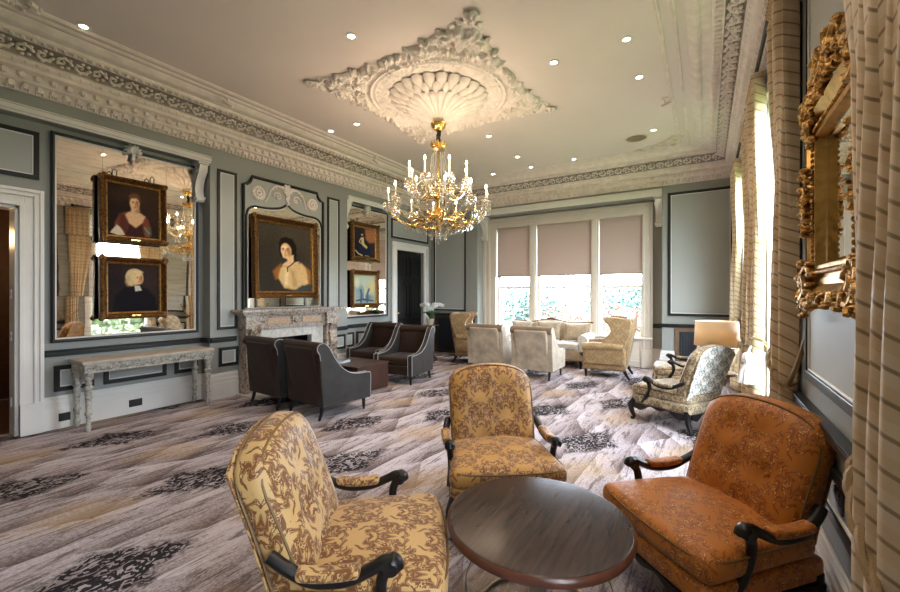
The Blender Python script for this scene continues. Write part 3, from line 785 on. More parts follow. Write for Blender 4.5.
# ------------------------------------------------------------------ curtains
def curtain(label, ya, yb, ytie, n, xmid=.38, dep=.075, ztop=3.56, ztie=.98, wtie=.16, zb=.015, sag=.0, seed=1, slope=.0, tside=1, tas=(0,0,0)):
    """hangs along the right wall from ya (near) to yb (far); gathered towards ytie at ztie"""
    rnd = random.Random(seed); ph = [rnd.uniform(-.6,.6) for _ in range(24)]
    t = thing('curtain', label, 'curtain', (0,0,0), 0, 'striped gold silk curtains')
    W = (yb-ya)*2.1
    NU, NV = n*14+1, 74
    mb = MB(); uvs = []
    def prof(z):
        if z > ztie: k = sstep(ztop, ztie, z)**1.6
        else: k = 1-.45*sstep(ztie, zb, z)
        return k
    for j in range(NV):
        z = lerp(ztop, zb, j/(NV-1)); k = prof(z)
        for i in range(NU):
            u = i/(NU-1)
            y0 = lerp(ya, ytie-wtie/2, k); y1 = lerp(yb, ytie+wtie/2, k)
            zz = z + slope*(u-.5)*math.exp(-((z-ztie)/.25)**2)
            y = lerp(y0, y1, u)
            f = 2*PI*(n*u)+ph[int(u*n) % 24]*.8+.5*sin(z*1.3+u*9)
            amp = dep*(1-.45*k)*(.8+.4*sin(ph[int(u*n) % 24]*9)) if z < ztop-.12 else dep*.65
            x = xmid+amp*sin(f)+.018*sin(2*f+z*2)+.035*k*cos(PI*(u-.5)*1.6)*-1
            y += .3*(yb-ya)/n*cos(f)*.55
            mb.v.append((min(x, .485), y, max(.012, zz+.012*sin(f*2) if j == 0 else zz))); uvs.append((u*W, z+.035*math.sin(f)))
    for j in range(NV-1):
        for i in range(NU-1): mb.f.append((j*NU+i, j*NU+i+1, (j+1)*NU+i+1, (j+1)*NU+i))
    o = mb.build('curtain_cloth', M['curtain'], t, angle=80, solid=.006)
    uvl = o.data.uv_layers[0].data
    for p in o.data.polygons:
        for li in p.loop_indices: uvl[li].uv = uvs[o.data.loops[li].vertex_index]
    # heading pleats
    mb = MB()
    for q in range(n*2):
        yy = lerp(ya, yb, (q+.5)/(n*2)); mb.ell((xmid-.02, yy, ztop-.05), (.05,.018,.06), 8, 6)
    mb.build('pleated_heading', M['curtain'], t)
    # rope tie-back, sloping up to the wall
    rx, ry = dep*.8+.030, wtie*.5+.035
    mb = MB(); pts = []
    for k in range(40):
        a = 2*PI*k/40; pts.append((xmid-.005+rx*cos(a) if cos(a) < 0 else xmid-.005+min(rx*cos(a), .09), ytie+ry*sin(a), ztie+slope*1.1*sin(a)))
    for q in range(2):
        mb.tube([Vector(p)+Vector((.009*cos(i*1.2+q*PI), 0, .009*sin(i*1.2+q*PI))) for i, p in enumerate(pts)], .011, 6, True)
    hk = (.49, ytie+tside*(wtie*.5+.20), ztie+abs(slope)*1.2+.10)
    b = (xmid, ytie+tside*ry, ztie+slope*1.1*tside)
    mb.tube(bez([b, ((b[0]+hk[0])/2, (b[1]+hk[1])/2, (b[2]+hk[2])/2-.03), hk], 8), .014, 6)
    tb = mb.build('rope_tieback', M['rope'], t)
    c = (xmid-rx-.015+tas[0], ytie+tas[1], ztie+tas[2])
    mb = MB()
    mb.tube(bez([(c[0]+.02, c[1], c[2]+.08), (c[0]+.0, c[1]+.01, c[2]+.02), c], 6), .010, 6)
    mb.lathe([(.010,.02),(.045,-.0),(.055,-.035),(.048,-.07),(.03,-.085),(.034,-.095),(.05,-.12),(.068,-.17),(.085,-.26),(.088,-.275),(.03,-.278)], 28, c)
    mb.xf(lambda x, y, z: (c[0]+(x-c[0])*(1+.08*sin(9*math.atan2(y-c[1], x-c[0]))), c[1]+(y-c[1])*(1+.08*sin(9*math.atan2(y-c[1], x-c[0]))), z))
    mb.build('tassel', M['tassel'], tb)
    return t
CURT = dict(
 a=('striped gold silk curtain nearest the camera, beside the gilt mirror', 1.06, 1.76, 1.40, 6, .392, .036, 3.53, .88, .40, .015, 0, 3, .13, -1, (.035,-.10,-.12)),
 b=('tied gold silk curtain just beyond the gilt mirror', 3.22, 3.66, 3.36, 5, .425, .045, 3.53, 1.05, .20, .015, 0, 5, .10, -1, (.0,.05,-.30)),
 c=('gold silk curtain with a white tassel, behind the nearer scroll-patterned armchair', 4.62, 5.20, 4.95, 5, .415, .055, 3.53, .98, .18, .015, 0, 8, -.1, 1, (.02,-.10,-.06)),
 d=('gold silk curtain at the near edge of the window behind the table lamp', 5.86, 6.42, 6.05, 5, .432, .042, 3.53, 1.0, .18, .015, 0, 11, .1, -1, (.02,.08,-.08)),
 e=('gold silk curtain closest to the far wall and the radiator cover', 7.40, 8.05, 7.85, 5, .405, .06, 3.53, 1.0, .18, .015, 0, 13, -.1, 1, (.02,-.08,-.08)))
for k, a in CURT.items(): curtain(*a)
POLES = [(.85, 1.86, 'black curtain pole at the top of the curtain nearest the camera'), (3.38, 5.40, 'black curtain pole above the first window past the gilt mirror'), (5.70, 8.05, 'black curtain pole above the window by the table lamp')]
for a, b, lab in POLES:
    t = thing('curtain_pole', lab, 'curtain pole', (.40, a, 3.585), 0, 'black curtain poles')
    g = MB(); g.tube([(0,0,0),(0,b-a,0)], .016, 10); g.build('pole', M['black'], t)
    for y in (-.03, b-a+.03): g = MB(); g.ell((0,y,0), (.032,.035,.032), 12, 8); g.build('finial', M['black'], t)
    for y in (.06, b-a-.06): g = MB(); g.box(-.01,.098,y-.012,y+.012,-.012,.004); g.box(.08,.099,y-.03,y+.03,-.02,.02); g.build('bracket', M['black'], t, smooth=False)

# ------------------------------------------------------------------ garden outside
g = MB(); g.grid(24, 24, lambda u, v: (lerp(-60,60,u), lerp(YR+.3,70,v), -.75-1.6*v+.2*noise.noise(Vector((u*7,v*7,0)))))
struct(g.build('ground_garden', M['lawn']), 'lawn outside the triple window')
g = MB(); g.grid(12, 12, lambda u, v: (lerp(.8,50,u), lerp(-30,YR+.2,v), -.75-.8*u)); struct(g.build('ground_side', M['lawn']), 'lawn outside the side windows')
def shrub(name, label, cat, x, y, z0, r, h, mk, seed, n=900, q=.10, group=None, trunk=False):
    rnd = random.Random(seed); t = thing(name, label, cat, (x, y, z0), 0, group); mb = MB()
    lobes = [(rnd.uniform(-.5,.5)*r, rnd.uniform(-.5,.5)*r, rnd.uniform(.35,.72)*h, rnd.uniform(.4,.62)*r) for _ in range(9)]
    if trunk: lobes = [(a, b, h*.3+c*.68, d) for a, b, c, d in lobes]
    for _ in range(n):
        lx, ly, lz, lr = rnd.choice(lobes); v = Vector((rnd.gauss(0,1), rnd.gauss(0,1), rnd.gauss(0,1))).normalized()
        k = lr*(.75+.3*rnd.random()); c = Vector((lx+v.x*k, ly+v.y*k, max(.03, lz+v.z*k*.8*h/r/1.4)))
        a = Vector((rnd.gauss(0,1), rnd.gauss(0,1), rnd.gauss(0,1))).normalized(); b = a.cross(v); b = b.normalized() if b.length > .01 else Vector((1,0,0))
        s = q*(.6+.8*rnd.random()); mb.add([c-a*s, c-b*s*.5, c+a*s, c+b*s*.5], [(0,1,2,3)])
    mb.build('foliage', M[mk], t, smooth=False)
    mb = MB(); mb.tube([(0,0,-.1),(.04*r,0,h*.3),(0,.05*r,h*.62)], [.06*r+.02,.05*r+.015,.02], 8)
    for q2 in range(4): mb.tube([(0,0,h*.3),(lobes[q2][0]*.8, lobes[q2][1]*.8, lobes[q2][2])], [.03*r+.01,.01], 6)
    mb.build('stem', M['oak'], t)
SH = [('flowering_shrub','rusty pink shrub outside the left light of the triple window','shrub',-8.6,15.5,-.9,1.3,2.1,'shrub_pink',1,2200,.07),
 ('flowering_shrub','low rusty pink shrub outside the middle light, right half','shrub',-4.6,15.2,-.9,1.4,2.1,'shrub_pink',2,2200,.07),
 ('flowering_shrub','rusty pink shrub outside the right light of the triple window','shrub',-2.2,14.2,-.9,1.25,2.1,'shrub_pink',3,2200,.07),
 ('leafy_shrub','green leafy shrub at the foot of the left light of the triple window','shrub',-7.0,13.2,-.9,.8,1.35,'shrub_green',4,900,.09),
 ('leafy_shrub','yellow-green shrub low outside the right light, beside the window frame','shrub',-1.5,12.2,-.85,.7,1.25,'shrub_yellow',5,900,.08),
 ('leafy_shrub','green shrub outside the middle light behind the sofa','shrub',-4.3,12.5,-.9,.8,1.2,'shrub_green',6,900,.09),
 ('garden_tree','teal-green tree far outside the left light of the triple window','tree',-20,33,-3.2,3.7,5.2,'shrub_teal',7,3200,.20),
 ('garden_tree','teal-green tree far outside the middle light, left half','tree',-12.6,34.5,-3.0,3.5,5.0,'shrub_teal',8,3200,.20),
 ('garden_tree','teal-green tree far outside the middle light, right half','tree',-5.6,36,-3.0,3.4,5.3,'shrub_teal',9,3200,.20),
 ('garden_tree','broad teal-green tree far outside the right light of the triple window','tree',-1.4,29,-2.8,3.4,5.0,'shrub_teal',10,3200,.18),
 ('garden_tree','green tree outside the window behind the first gold curtains','tree',6.5,9.5,-.9,2.6,5.5,'shrub_green',11,1500,.2),
 ('garden_tree','spreading green tree well beyond the first side window','tree',13.5,10.5,-4.0,3.4,7.5,'shrub_green',13,1500,.25),
 ('garden_tree','tall green tree well beyond the second side window','tree',13.0,18.5,-4.0,3.4,7.5,'shrub_green',14,1500,.25),
 ('garden_tree','dark green tree outside the side windows, reflected in the large mirror','tree',9.0,5.2,-3.5,2.4,6.5,'shrub_green',15,1500,.2),
 ('garden_tree','green tree outside the window behind the table lamp','tree',7.5,15.0,-.9,2.6,5.0,'shrub_green',12,1500,.2)]
for s in SH: shrub(*s, trunk=s[2] == 'tree')

# ------------------------------------------------------------------ mirrors and paintings on the left wall
# local frame: x along the wall (to the viewer's right), front = -y, z up; turned by +90 degrees onto the left wall
LW = PI/2
def rect_frame(mb, w, h, prof, y0=0):
    """prof: (inset, depth towards viewer)"""
    o = len(mb.v); m = len(prof)
    for d, t in prof:
        mb.v += [(-w/2+d, y0-t, -h/2+d), (w/2-d, y0-t, -h/2+d), (w/2-d, y0-t, h/2-d), (-w/2+d, y0-t, h/2-d)]
    for i in range(m-1):
        for k in range(4): mb.f.append((o+i*4+k, o+i*4+(k+1) % 4, o+(i+1)*4+(k+1) % 4, o+(i+1)*4+k))
    return mb
def acanthus(mb, c, s):
    """upright leaf spray"""
    for k in range(9):
        a = (k-4)*.33; L = s*(1-.35*abs(k-4)/4)
        pts = [(c[0]+L*t*sin(a*(1+.5*t)), c[1]-.02-.05*sin(PI*t), c[2]+L*t*cos(a*(1+.5*t))) for t in (0,.25,.5,.75,.95,1.05)]
        mb.tube(pts, [s*.05,s*.10,s*.13,s*.11,s*.07,s*.02], 6)
    mb.tube([(c[0], c[1]-.02, c[2]), (c[0], c[1]-.05, c[2]-s*.5), (c[0]+.01, c[1]-.02, c[2]-s*1.15)], [s*.16,s*.13,s*.03], 8)
    for k in range(5): mb.ell((c[0]+s*.12*sin(k*1.3), c[1]-.05, c[2]-s*.2*k+.02), (s*.11,s*.09,s*.11), 7, 5)
def wall_mirror(label, y0, y1, z0, z1, cols, rows, x=XLR, crest=None):
    w, h = y1-y0, z1-z0
    t = thing('wall_mirror', label, 'mirror', (x, (y0+y1)/2, (z0+z1)/2), LW)
    rect_frame(g1 := MB(), w, h, [(0,0),(0,.045),(.012,.055),(.03,.05),(.036,.03)]); g1.build('mirror_frame', M['dark'], t, smooth=False)
    rect_frame(g2 := MB(), w-.07, h-.07, [(0,.02),(0,.036),(.012,.036),(.016,.012)]); g2.build('inner_bead', M['white'], t, smooth=False)
    gb = MB(); gb.box(-w/2+.04, w/2-.04, -.012, -.002, -h/2+.04, h/2-.04); gb.build('backing_board', M['black'], t, smooth=False)
    gl = MB(); rnd = random.Random(int(y0*10))
    xs = [-w/2+.045]+[(-w/2+w*c) for c in cols]+[w/2-.045]; zs = [-h/2+.045]+[(-h/2+h*c) for c in rows]+[h/2-.045]
    for i in range(len(xs)-1):
        for j in range(len(zs)-1):
            tx, tz = rnd.uniform(-.0012,.0012), rnd.uniform(-.0012,.0012); e = .0015
            gl.add([(xs[i]+e,-.016+tx,zs[j]+e),(xs[i+1]-e,-.016-tx,zs[j]+e),(xs[i+1]-e,-.016-tx+tz,zs[j+1]-e),(xs[i]+e,-.016+tx+tz,zs[j+1]-e)], [(0,1,2,3)])
    gl.build('mirror_glass', M['mirror'], t, smooth=False)
    if crest is not None:
        mb = MB(); acanthus(mb, (crest-(y0+y1)/2, -.03, h/2-.03), .13); mb.build('carved_crest', M['white'], t)
    return t
wall_mirror('large antique-paned mirror behind the two stacked portraits, above the console table', 1.42, 2.952, .96, 3.30, (.30,.74), (.22,.52,.83), crest=2.17)
wall_mirror('narrow antique-paned mirror between the fireplace and the black door', 5.724, 7.0, 1.01, 3.32, (.3,.72), (.3,.62), crest=6.32)

# overmantel
t = thing('overmantel_mirror', 'arched mirror in a dark-edged grey panel above the marble fireplace', 'mirror', (XL, 4.254, 1.27), LW)
Yc = 4.254
outl = [(3.505,1.275),(3.505,3.165)]+[(3.505+.135*(1-cos(a)), 3.165+.14*sin(a)) for a in [PI/2*k/6 for k in range(1,7)]][:0]
outl += [(3.505,3.165)]+[(3.64-.135*cos(PI/2*k/6), 3.305-.14*cos(PI/2*k/6)*0-.14*(1-sin(PI/2*k/6))) for k in range(1,7)]
outl = [(3.505,1.275),(3.505,3.165),(3.56,3.18),(3.605,3.215),(3.63,3.26),(3.64,3.31),(4.868,3.31),(4.878,3.26),(4.903,3.215),(4.948,3.18),(5.003,3.165),(5.003,1.275)]
def L2(p, y): return (p[0]-Yc, y, p[1]-1.27)
g = MB(); g.prism([(a, b) for a, b in outl], lambda a, b, q: (a-Yc, -q, b-1.27), 0, .02); g.build('spandrel_panel', M['panel'], t, smooth=False)
g = MB(); g.tube([L2(p, -.025) for p in outl], .026, 6); g.build('dark_border', M['dark'], t, angle=20)
arch = [(3.545,1.29),(3.545,2.66)]+[(p.x, p.y) for p in bez([(3.545,2.70,0),(3.58,2.80,0),(3.68,2.855,0),(3.90,2.865,0),(4.12,2.905,0),(4.254,2.985,0)], 5)]
arch = arch+[(2*Yc-a, b) for a, b in arch[::-1]][1:]
g = MB(); g.prism(arch, lambda a, b, q: (a-Yc, -q, b-1.27), .021, .026); g.build('mirror_glass', M['mirror'], t, smooth=False)
g = MB(); g.tube([L2(p, -.03) for p in arch], .017, 6); g.build('arch_border', M['dark'], t, angle=20)
g = MB(); g.tube([(lerp(Yc,a,.968)-Yc, -.03, lerp(1.9,b,.972)-1.27) for a, b in arch], .008, 6); g.build('arch_bead', M['white'], t)
g = MB()
for yc in (3.745, 4.765):
    g = MB()
    for k in range(14):
        a = 2*PI*k/14; g.ell((yc-Yc+.085*cos(a), -.035, 3.075-1.27+.085*sin(a)), (.032,.02,.032), 6, 4)
    for k in range(7):
        a = 2*PI*k/7; g.ell((yc-Yc+.035*cos(a), -.04, 3.075-1.27+.035*sin(a)), (.026,.02,.026), 6, 4)
    g.build('plaster_wreath', M['plaster'], t)
g = MB()
for k in range(16):
    a = k*2.4; r = .018*math.sqrt(k); g.ell((r*cos(a), -.045, 3.215-1.27+r*1.2*sin(a)), (.034,.028,.034), 7, 5)
for k in range(6): g.ell((.012*sin(k*2), -.045, 3.13-1.27-.03*k), (.040-.004*k,.025,.034-.003*k), 7, 5)
for s in (-1, 1):
    g.tube(bez([(0,-.03,3.20-1.27),(s*.18,-.04,3.25-1.27),(s*.30,-.035,3.17-1.27),(s*.36,-.035,3.02-1.27),(s*.40,-.03,2.96-1.27)], 6), [.022-.0006*k for k in range(25)], 6)
    g.tube([(s*(.17+.09*math.exp(-.1*k)*cos(.45*k)), -.035, 3.08-1.27+.09*math.exp(-.1*k)*sin(.45*k)) for k in range(22)], .013, 5)
    for k in range(4): g.ell((s*(.10+.06*k), -.04, 3.255-1.27-.008*k*k), (.035,.018,.02), 6, 4)
g.build('plaster_flower_spray', M['plaster'], t)

# painted portraits: a fine mesh with paint colours per vertex
def srgb(c): return tuple((v/255/12.92 if v/255 <= .04045 else ((v/255+.055)/1.055)**2.4) for v in c)
def canvas(w, h, layers, bg, parent, seed=1, nu=96, nv=108):
    mb = MB(); mb.grid(nu, nv, lambda u, v: (lerp(-w/2,w/2,u), -.018, lerp(-h/2,h/2,v)))
    o = mb.build('painted_canvas', M['paint'], parent)
    at = o.data.color_attributes.new('paint', 'FLOAT_COLOR', 'POINT'); buf = []; b0, b1 = srgb(bg[0]), srgb(bg[1])
    L = [(k[0], srgb(k[1]))+tuple(k[2:]) for k in layers]
    def seg(px, py, ax, ay, bx, by):
        dx, dy = bx-ax, by-ay; q = max(0, min(1, ((px-ax)*dx+(py-ay)*dy)/(dx*dx+dy*dy+1e-12))); return math.hypot(px-ax-q*dx, py-ay-q*dy)
    for j in range(nv):
        for i in range(nu):
            u, v = i/(nu-1), j/(nv-1)
            m = sstep(.25, .8, v*.5+.4*u+.25*noise.noise(Vector((u*3+seed, v*3, 0))))
            c = [lerp(b0[q], b1[q], m) for q in range(3)]
            wu = u+.006*noise.noise(Vector((u*14, v*14, seed))); wv = v+.006*noise.noise(Vector((u*14+5, v*14, seed)))
            for l in L:
                if l[0] == 'e':      # ellipse: cx, cy, rx, ry, angle, softness
                    cx, cy, rx, ry, ro, so = l[2:]; ro *= PI/180; du, dv = wu-cx, wv-cy
                    d = math.sqrt(((du*cos(ro)+dv*sin(ro))/rx)**2+((-du*sin(ro)+dv*cos(ro))/ry)**2); k = 1-sstep(1-so, 1+so*.5, d)
                elif l[0] == 'l':    # brush line: points, half width
                    P, hw = l[2:]; d = min(seg(wu, wv, *P[q], *P[q+1]) for q in range(len(P)-1)); k = 1-sstep(hw*.6, hw*1.3, d)
                else:                # polygon: points, feather
                    P, fe = l[2:]; ins = False; n = len(P); d = 9
                    for q in range(n):
                        (x1, y1), (x2, y2) = P[q], P[(q+1) % n]; d = min(d, seg(wu, wv, x1, y1, x2, y2))
                        if (y1 > wv) != (y2 > wv) and wu < (x2-x1)*(wv-y1)/(y2-y1)+x1: ins = not ins
                    k = sstep(-fe, fe, d if ins else -d)
                if k > 0: c = [lerp(c[q], l[1][q], k) for q in range(3)]
            f = 1+.16*noise.noise(Vector((u*22+seed, v*22, 3)))
            buf += [c[0]*f, c[1]*f, c[2]*f, 1]
    at.data.foreach_set('color', buf); return o
def face(cx, cy, rx, ry, skin, sh, look=0):
    hi = tuple(min(255, int(v*1.07)) for v in skin)
    return [('e', skin, cx, cy, rx, ry, 0, .18), ('e', sh, cx+rx*.55, cy-ry*.1, rx*.42, ry*.75, 0, .9), ('e', hi, cx-rx*.25, cy+ry*.45, rx*.5, ry*.3, 0, .8),
            ('e', sh, cx-rx*.36+look, cy+ry*.12, rx*.26, ry*.10, 0, .8), ('e', sh, cx+rx*.36+look, cy+ry*.12, rx*.26, ry*.10, 0, .8),
            ('e', (32,20,14), cx-rx*.36+look, cy+ry*.10, rx*.15, ry*.065, 0, .4), ('e', (32,20,14), cx+rx*.36+look, cy+ry*.10, rx*.15, ry*.065, 0, .4),
            ('l', (88,58,38), [(cx-rx*.58+look, cy+ry*.28), (cx-rx*.2+look, cy+ry*.31)], .006), ('l', (88,58,38), [(cx+rx*.18+look, cy+ry*.31), (cx+rx*.55+look, cy+ry*.28)], .006),
            ('l', sh, [(cx+rx*.04+look, cy+ry*.18), (cx+rx*.10+look, cy-ry*.25), (cx-rx*.08+look, cy-ry*.30)], .007),
            ('e', (158,72,58), cx+look*.7, cy-ry*.52, rx*.28, ry*.07, 0, .5), ('e', sh, cx+look*.5, cy-ry*.68, rx*.3, ry*.06, 0, .8)]
def framed(label, yc, zc, w, h, bg, layers, xw, fw=.085, seed=1, tilt=.0, dep=.075, fr='frame', plate=True, name='framed_portrait', hooks=True, corners=True):
    t = thing(name, label, 'painting', (xw, yc, zc), LW); t.rotation_euler = (tilt, 0, LW)
    rect_frame(a := MB(), w, h, [(0,0),(0,dep*.7),(.008,dep*.9),(.022,dep),(.035,dep*.8),(fw*.62,dep*.45),(fw*.70,dep*.5),(fw*.78,dep*.42)])
    if corners:
        rnd = random.Random(seed)
        for sx in (-1,1):
            for sz in (-1,1):
                for k in range(5): a.ell((sx*(w/2-.03+rnd.uniform(-.025,.025)), -dep*.85, sz*(h/2-.03+rnd.uniform(-.025,.025))), (.028,.018,.028), 7, 5)
        n = int(w/.05)
        for k in range(n):
            for sz in (-1,1): a.ell((-w/2+(k+.5)*w/n, -dep*.92, sz*(h/2-.022)), (.018,.013,.014), 6, 4)
        n = int(h/.05)
        for k in range(n):
            for sx in (-1,1): a.ell((sx*(w/2-.022), -dep*.92, -h/2+(k+.5)*h/n), (.014,.013,.018), 6, 4)
    a.build('picture_frame', M[fr], t, angle=30)
    rect_frame(b := MB(), w-fw*1.5, h-fw*1.5, [(0,dep*.4),(.006,dep*.5),(.014,dep*.45),(fw*.28,.016)]); b.build('gilt_slip', M['frame_in'], t, smooth=False)
    canvas(w-fw*1.9, h-fw*1.9, layers, bg, t, seed)
    bb = MB(); bb.box(-w/2+.01, w/2-.01, -.014, 0, -h/2+.01, h/2-.01); bb.build('backing_board', M['black'], t, smooth=False)
    if plate: q = MB(); q.box(-.05,.05,-dep*.92,-dep*.6,-h/2+.022,-h/2+.048); q.build('name_plate', M['brass'], t, smooth=False, bevel=.003)
    if hooks:
        for s in (-.28,.28):
            q = MB(); q.tube([(s*w-.02,-.02,h/2-.01),(s*w-.022,-.03,h/2+.06),(s*w,-.03,h/2+.085),(s*w+.022,-.03,h/2+.06),(s*w+.02,-.02,h/2-.01)], .006, 6); q.build('hanging_hook', M['chain'], t)
    return t
# upper portrait: lady in a rose-brown gown
P1 = [('e', (92,64,40), .52,.735,.125,.150,0,.3), ('p', (112,60,44), [(.10,.02),(.14,.26),(.22,.42),(.34,.48),(.68,.46),(.78,.38),(.84,.2),(.80,.02)], .02),
      ('p', (205,165,128), [(.45,.60),(.60,.60),(.60,.50),(.72,.43),(.66,.30),(.53,.19),(.40,.27),(.31,.42),(.44,.50)], .02), ('e', (168,118,84), .56,.53,.06,.06,0,.9),
      ('p', (58,32,30), [(.40,.25),(.53,.18),(.66,.28),(.70,.02),(.32,.02)], .025), ('p', (84,44,36), [(.22,.42),(.33,.44),(.40,.24),(.32,.06),(.22,.2)], .03),
      ('p', (200,184,160), [(.05,.05),(.17,.21),(.26,.14),(.32,.03),(.2,.01)], .015), ('e', (84,92,70), .78,.13,.07,.10,10,.6), ('l', (150,140,110), [(.70,.22),(.80,.10)], .008)
      ]+face(.515,.66,.098,.128,(212,170,128),(166,114,78),.006)+[('e', (104,72,44), .50,.80,.10,.045,8,.5)]
# lower portrait: man in a white wig and black gown
P2 = [('p', (22,19,24), [(.08,.0),(.14,.34),(.30,.50),(.44,.60),(.62,.56),(.76,.47),(.92,.30),(.96,.0)], .03), ('e', (206,182,134), .50,.735,.175,.175,0,.12), ('e', (182,156,112), .38,.66,.06,.12,0,.8),
      ('e', (196,170,122), .44,.60,.07,.07,0,.4)]+face(.585,.70,.095,.125,(218,178,132),(170,118,82),.012)+[('e', (212,190,142), .56,.84,.12,.045,-6,.5), ('p', (198,190,178), [(.50,.55),(.60,.55),(.64,.45),(.52,.43)], .012), ('l', (120,112,106), [(.56,.54),(.575,.44)], .005)]
# lady with dark parted hair and cream gown
P3 = [('e', (28,19,14), .545,.665,.165,.150,0,.15), ('e', (28,19,14), .635,.56,.075,.085,0,.3), ('p', (150,96,42), [(.25,.30),(.40,.42),(.38,.20),(.29,.18)], .03),
      ('p', (226,190,146), [(.50,.56),(.64,.56),(.64,.46),(.76,.46),(.60,.36),(.42,.40),(.52,.46)], .015),
      ('p', (212,178,124), [(.55,.37),(.66,.44),(.80,.44),(.92,.35),(.96,.14),(.70,.02),(.45,.06),(.35,.20),(.38,.34),(.44,.40)], .02), ('p', (160,110,52), [(.88,.40),(.99,.32),(.985,.12),(.93,.12)], .02),
      ('p', (186,150,102), [(.58,.34),(.66,.30),(.72,.08),(.62,.05)], .03), ('p', (232,204,156), [(.46,.34),(.54,.30),(.52,.10),(.46,.12)], .03), ('p', (62,66,66), [(.66,.03),(.80,.10),(1,.12),(1,0),(.6,0)], .02),
      ('l', (24,16,12), [(.70,.49),(.60,.41),(.52,.37),(.52,.30)], .010)]+face(.495,.615,.108,.118,(232,196,150),(180,126,88),-.012)+[('p', (28,19,14), [(.36,.70),(.46,.75),(.52,.73),(.62,.66),(.64,.80),(.50,.83),(.40,.80)], .012), ('l', (28,19,14), [(.385,.72),(.385,.60),(.41,.53)], .018)]
# full length lady in a pale yellow dress by dark trees
P4 = [('p', (160,102,66), [(.52,.98),(1,.98),(1,.55),(.72,.50),(.55,.62)], .05), ('e', (36,36,46), .25,.80,.22,.24,0,.7), ('p', (34,36,58), [(.18,.05),(.30,.50),(.50,.44),(.75,.40),(.80,.08)], .04),
      ('p', (206,184,120), [(.30,.64),(.44,.68),(.47,.46),(.62,.36),(.58,.29),(.38,.40)], .02), ('e', (206,166,130), .37,.77,.05,.055,0,.3), ('e', (40,26,20), .36,.81,.06,.04,0,.4), ('l', (206,166,130), [(.30,.62),(.24,.50),(.36,.44)], .018), ('l', (190,164,108), [(.06,.20),(.18,.10),(.36,.05)], .022), ('l', (150,130,96), [(.5,.05),(.7,.04)], .015)]
# pale pastel scene
P5 = [('e', (178,188,170), .50,.78,.55,.24,0,.7), ('e', (128,150,156), .30,.45,.24,.22,0,.7), ('e', (192,184,132), .70,.42,.18,.28,0,.7), ('e', (96,120,132), .55,.20,.36,.16,0,.7), ('l', (74,92,112), [(.30,.05),(.34,.34),(.30,.46)], .05), ('l', (70,94,124), [(.60,.06),(.63,.36),(.70,.5)], .045), ('l', (206,192,150), [(.48,.2),(.52,.5),(.44,.7)], .03), ('e', (206,190,124), .84,.64,.09,.26,0,.7), ('e', (204,206,172), .14,.72,.13,.2,0,.7), ('l', (60,80,92), [(.1,.1),(.4,.14),(.9,.08)], .03)]
framed('upper of the two stacked portraits over the large mirror: lady in a rose-brown gown', 2.165, 2.525, .70, .80, ((36,27,21),(60,42,30)), P1, -6.05, .085, 1, -.03)
framed('lower of the two stacked portraits: man in white wig and black gown', 2.17, 1.575, .70, .755, ((38,30,32),(54,40,36)), P2, -6.05, .085, 2, -.02, hooks=False)
framed('large portrait above the fireplace: lady with dark parted hair and cream gown', 4.205, 2.085, 1.20, 1.30, ((52,47,40),(72,64,52)), P3, -5.87, .11, 3, -.03, .09, hooks=False)
framed('upper of the two pictures over the narrow mirror: full-length lady in pale yellow', 6.21, 2.575, .80, .80, ((30,30,36),(70,50,40)), P4, -6.05, .10, 4, -.02, name='framed_painting')
framed('lower of the two pictures over the narrow mirror: pale blue and yellow scene', 6.21, 1.60, .80, .78, ((150,160,150),(190,186,150)), P5, -6.05, .10, 5, -.02, hooks=False, name='framed_painting')

# ------------------------------------------------------------------ fireplace
t = thing('fireplace', 'brown-veined marble fireplace with a black grate opening below the large portrait', 'fireplace', (XL, 4.32, 0), LW)
def FX(mb, a0, a1, d, z0, z1, d0=0): mb.box(a0-4.32, a1-4.32, -d, -d0, z0, z1)
g = MB(); FX(g, 3.32, 5.32, .32, 1.225, 1.268); FX(g, 3.35, 5.29, .29, 1.20, 1.225); FX(g, 3.38, 5.26, .265, 1.175, 1.20); g.build('mantel_shelf', M['marble'], t, smooth=False, bevel=.006)
for a, b in ((3.42, 3.72), (4.92, 5.22)):
    g = MB(); FX(g, a, b, .22, .0, .16); FX(g, a+.03, b-.03, .19, .16, .98); FX(g, a, b, .235, .98, 1.175)
    c = (a+b)/2-4.32
    g.prism([(p.x, p.y) for p in bez([(.19,.50,0),(.26,.62,0),(.235,.75,0),(.21,.85,0),(.27,.97,0),(.19,.99,0)], 4)], lambda u, v, q: (c+q, -u, v), -.075, .075)
    g.tube([(c, -.235-.025*cos(.5*k)*math.exp(-.05*k), .24+.08*sin(.5*k)*math.exp(-.05*k)) for k in range(24)], .025, 6)
    g.build('jamb', M['marble'], t, smooth=True, bevel=.005, angle=25)
g = MB(); FX(g, 3.70, 4.94, .17, .95, 1.175); fz = g.build('frieze', M['marble'], t, smooth=False, bevel=.005)
for a, b in ((3.80, 4.20), (4.44, 4.84)): g = MB(); FX(g, a, b, .182, 1.02, 1.13, .168); g.build('inlay_panel', M['marble_panel'], fz, smooth=False, bevel=.008)
g = MB(); FX(g, 4.24, 4.40, .19, 1.0, 1.15, .168); g.ell((0,-.19,1.075), (.05,.025,.05), 10, 6); g.build('centre_boss', M['marble'], fz)
g = MB(); FX(g, 3.71, 3.97, .12, 0, .96); FX(g, 4.68, 4.93, .12, 0, .96); FX(g, 3.97, 4.68, .12, .80, .96); g.build('inner_slips', M['marble_white'], t, smooth=False, bevel=.006)
g = MB(); FX(g, 3.945, 4.705, .02, .0, .96, -.02); 
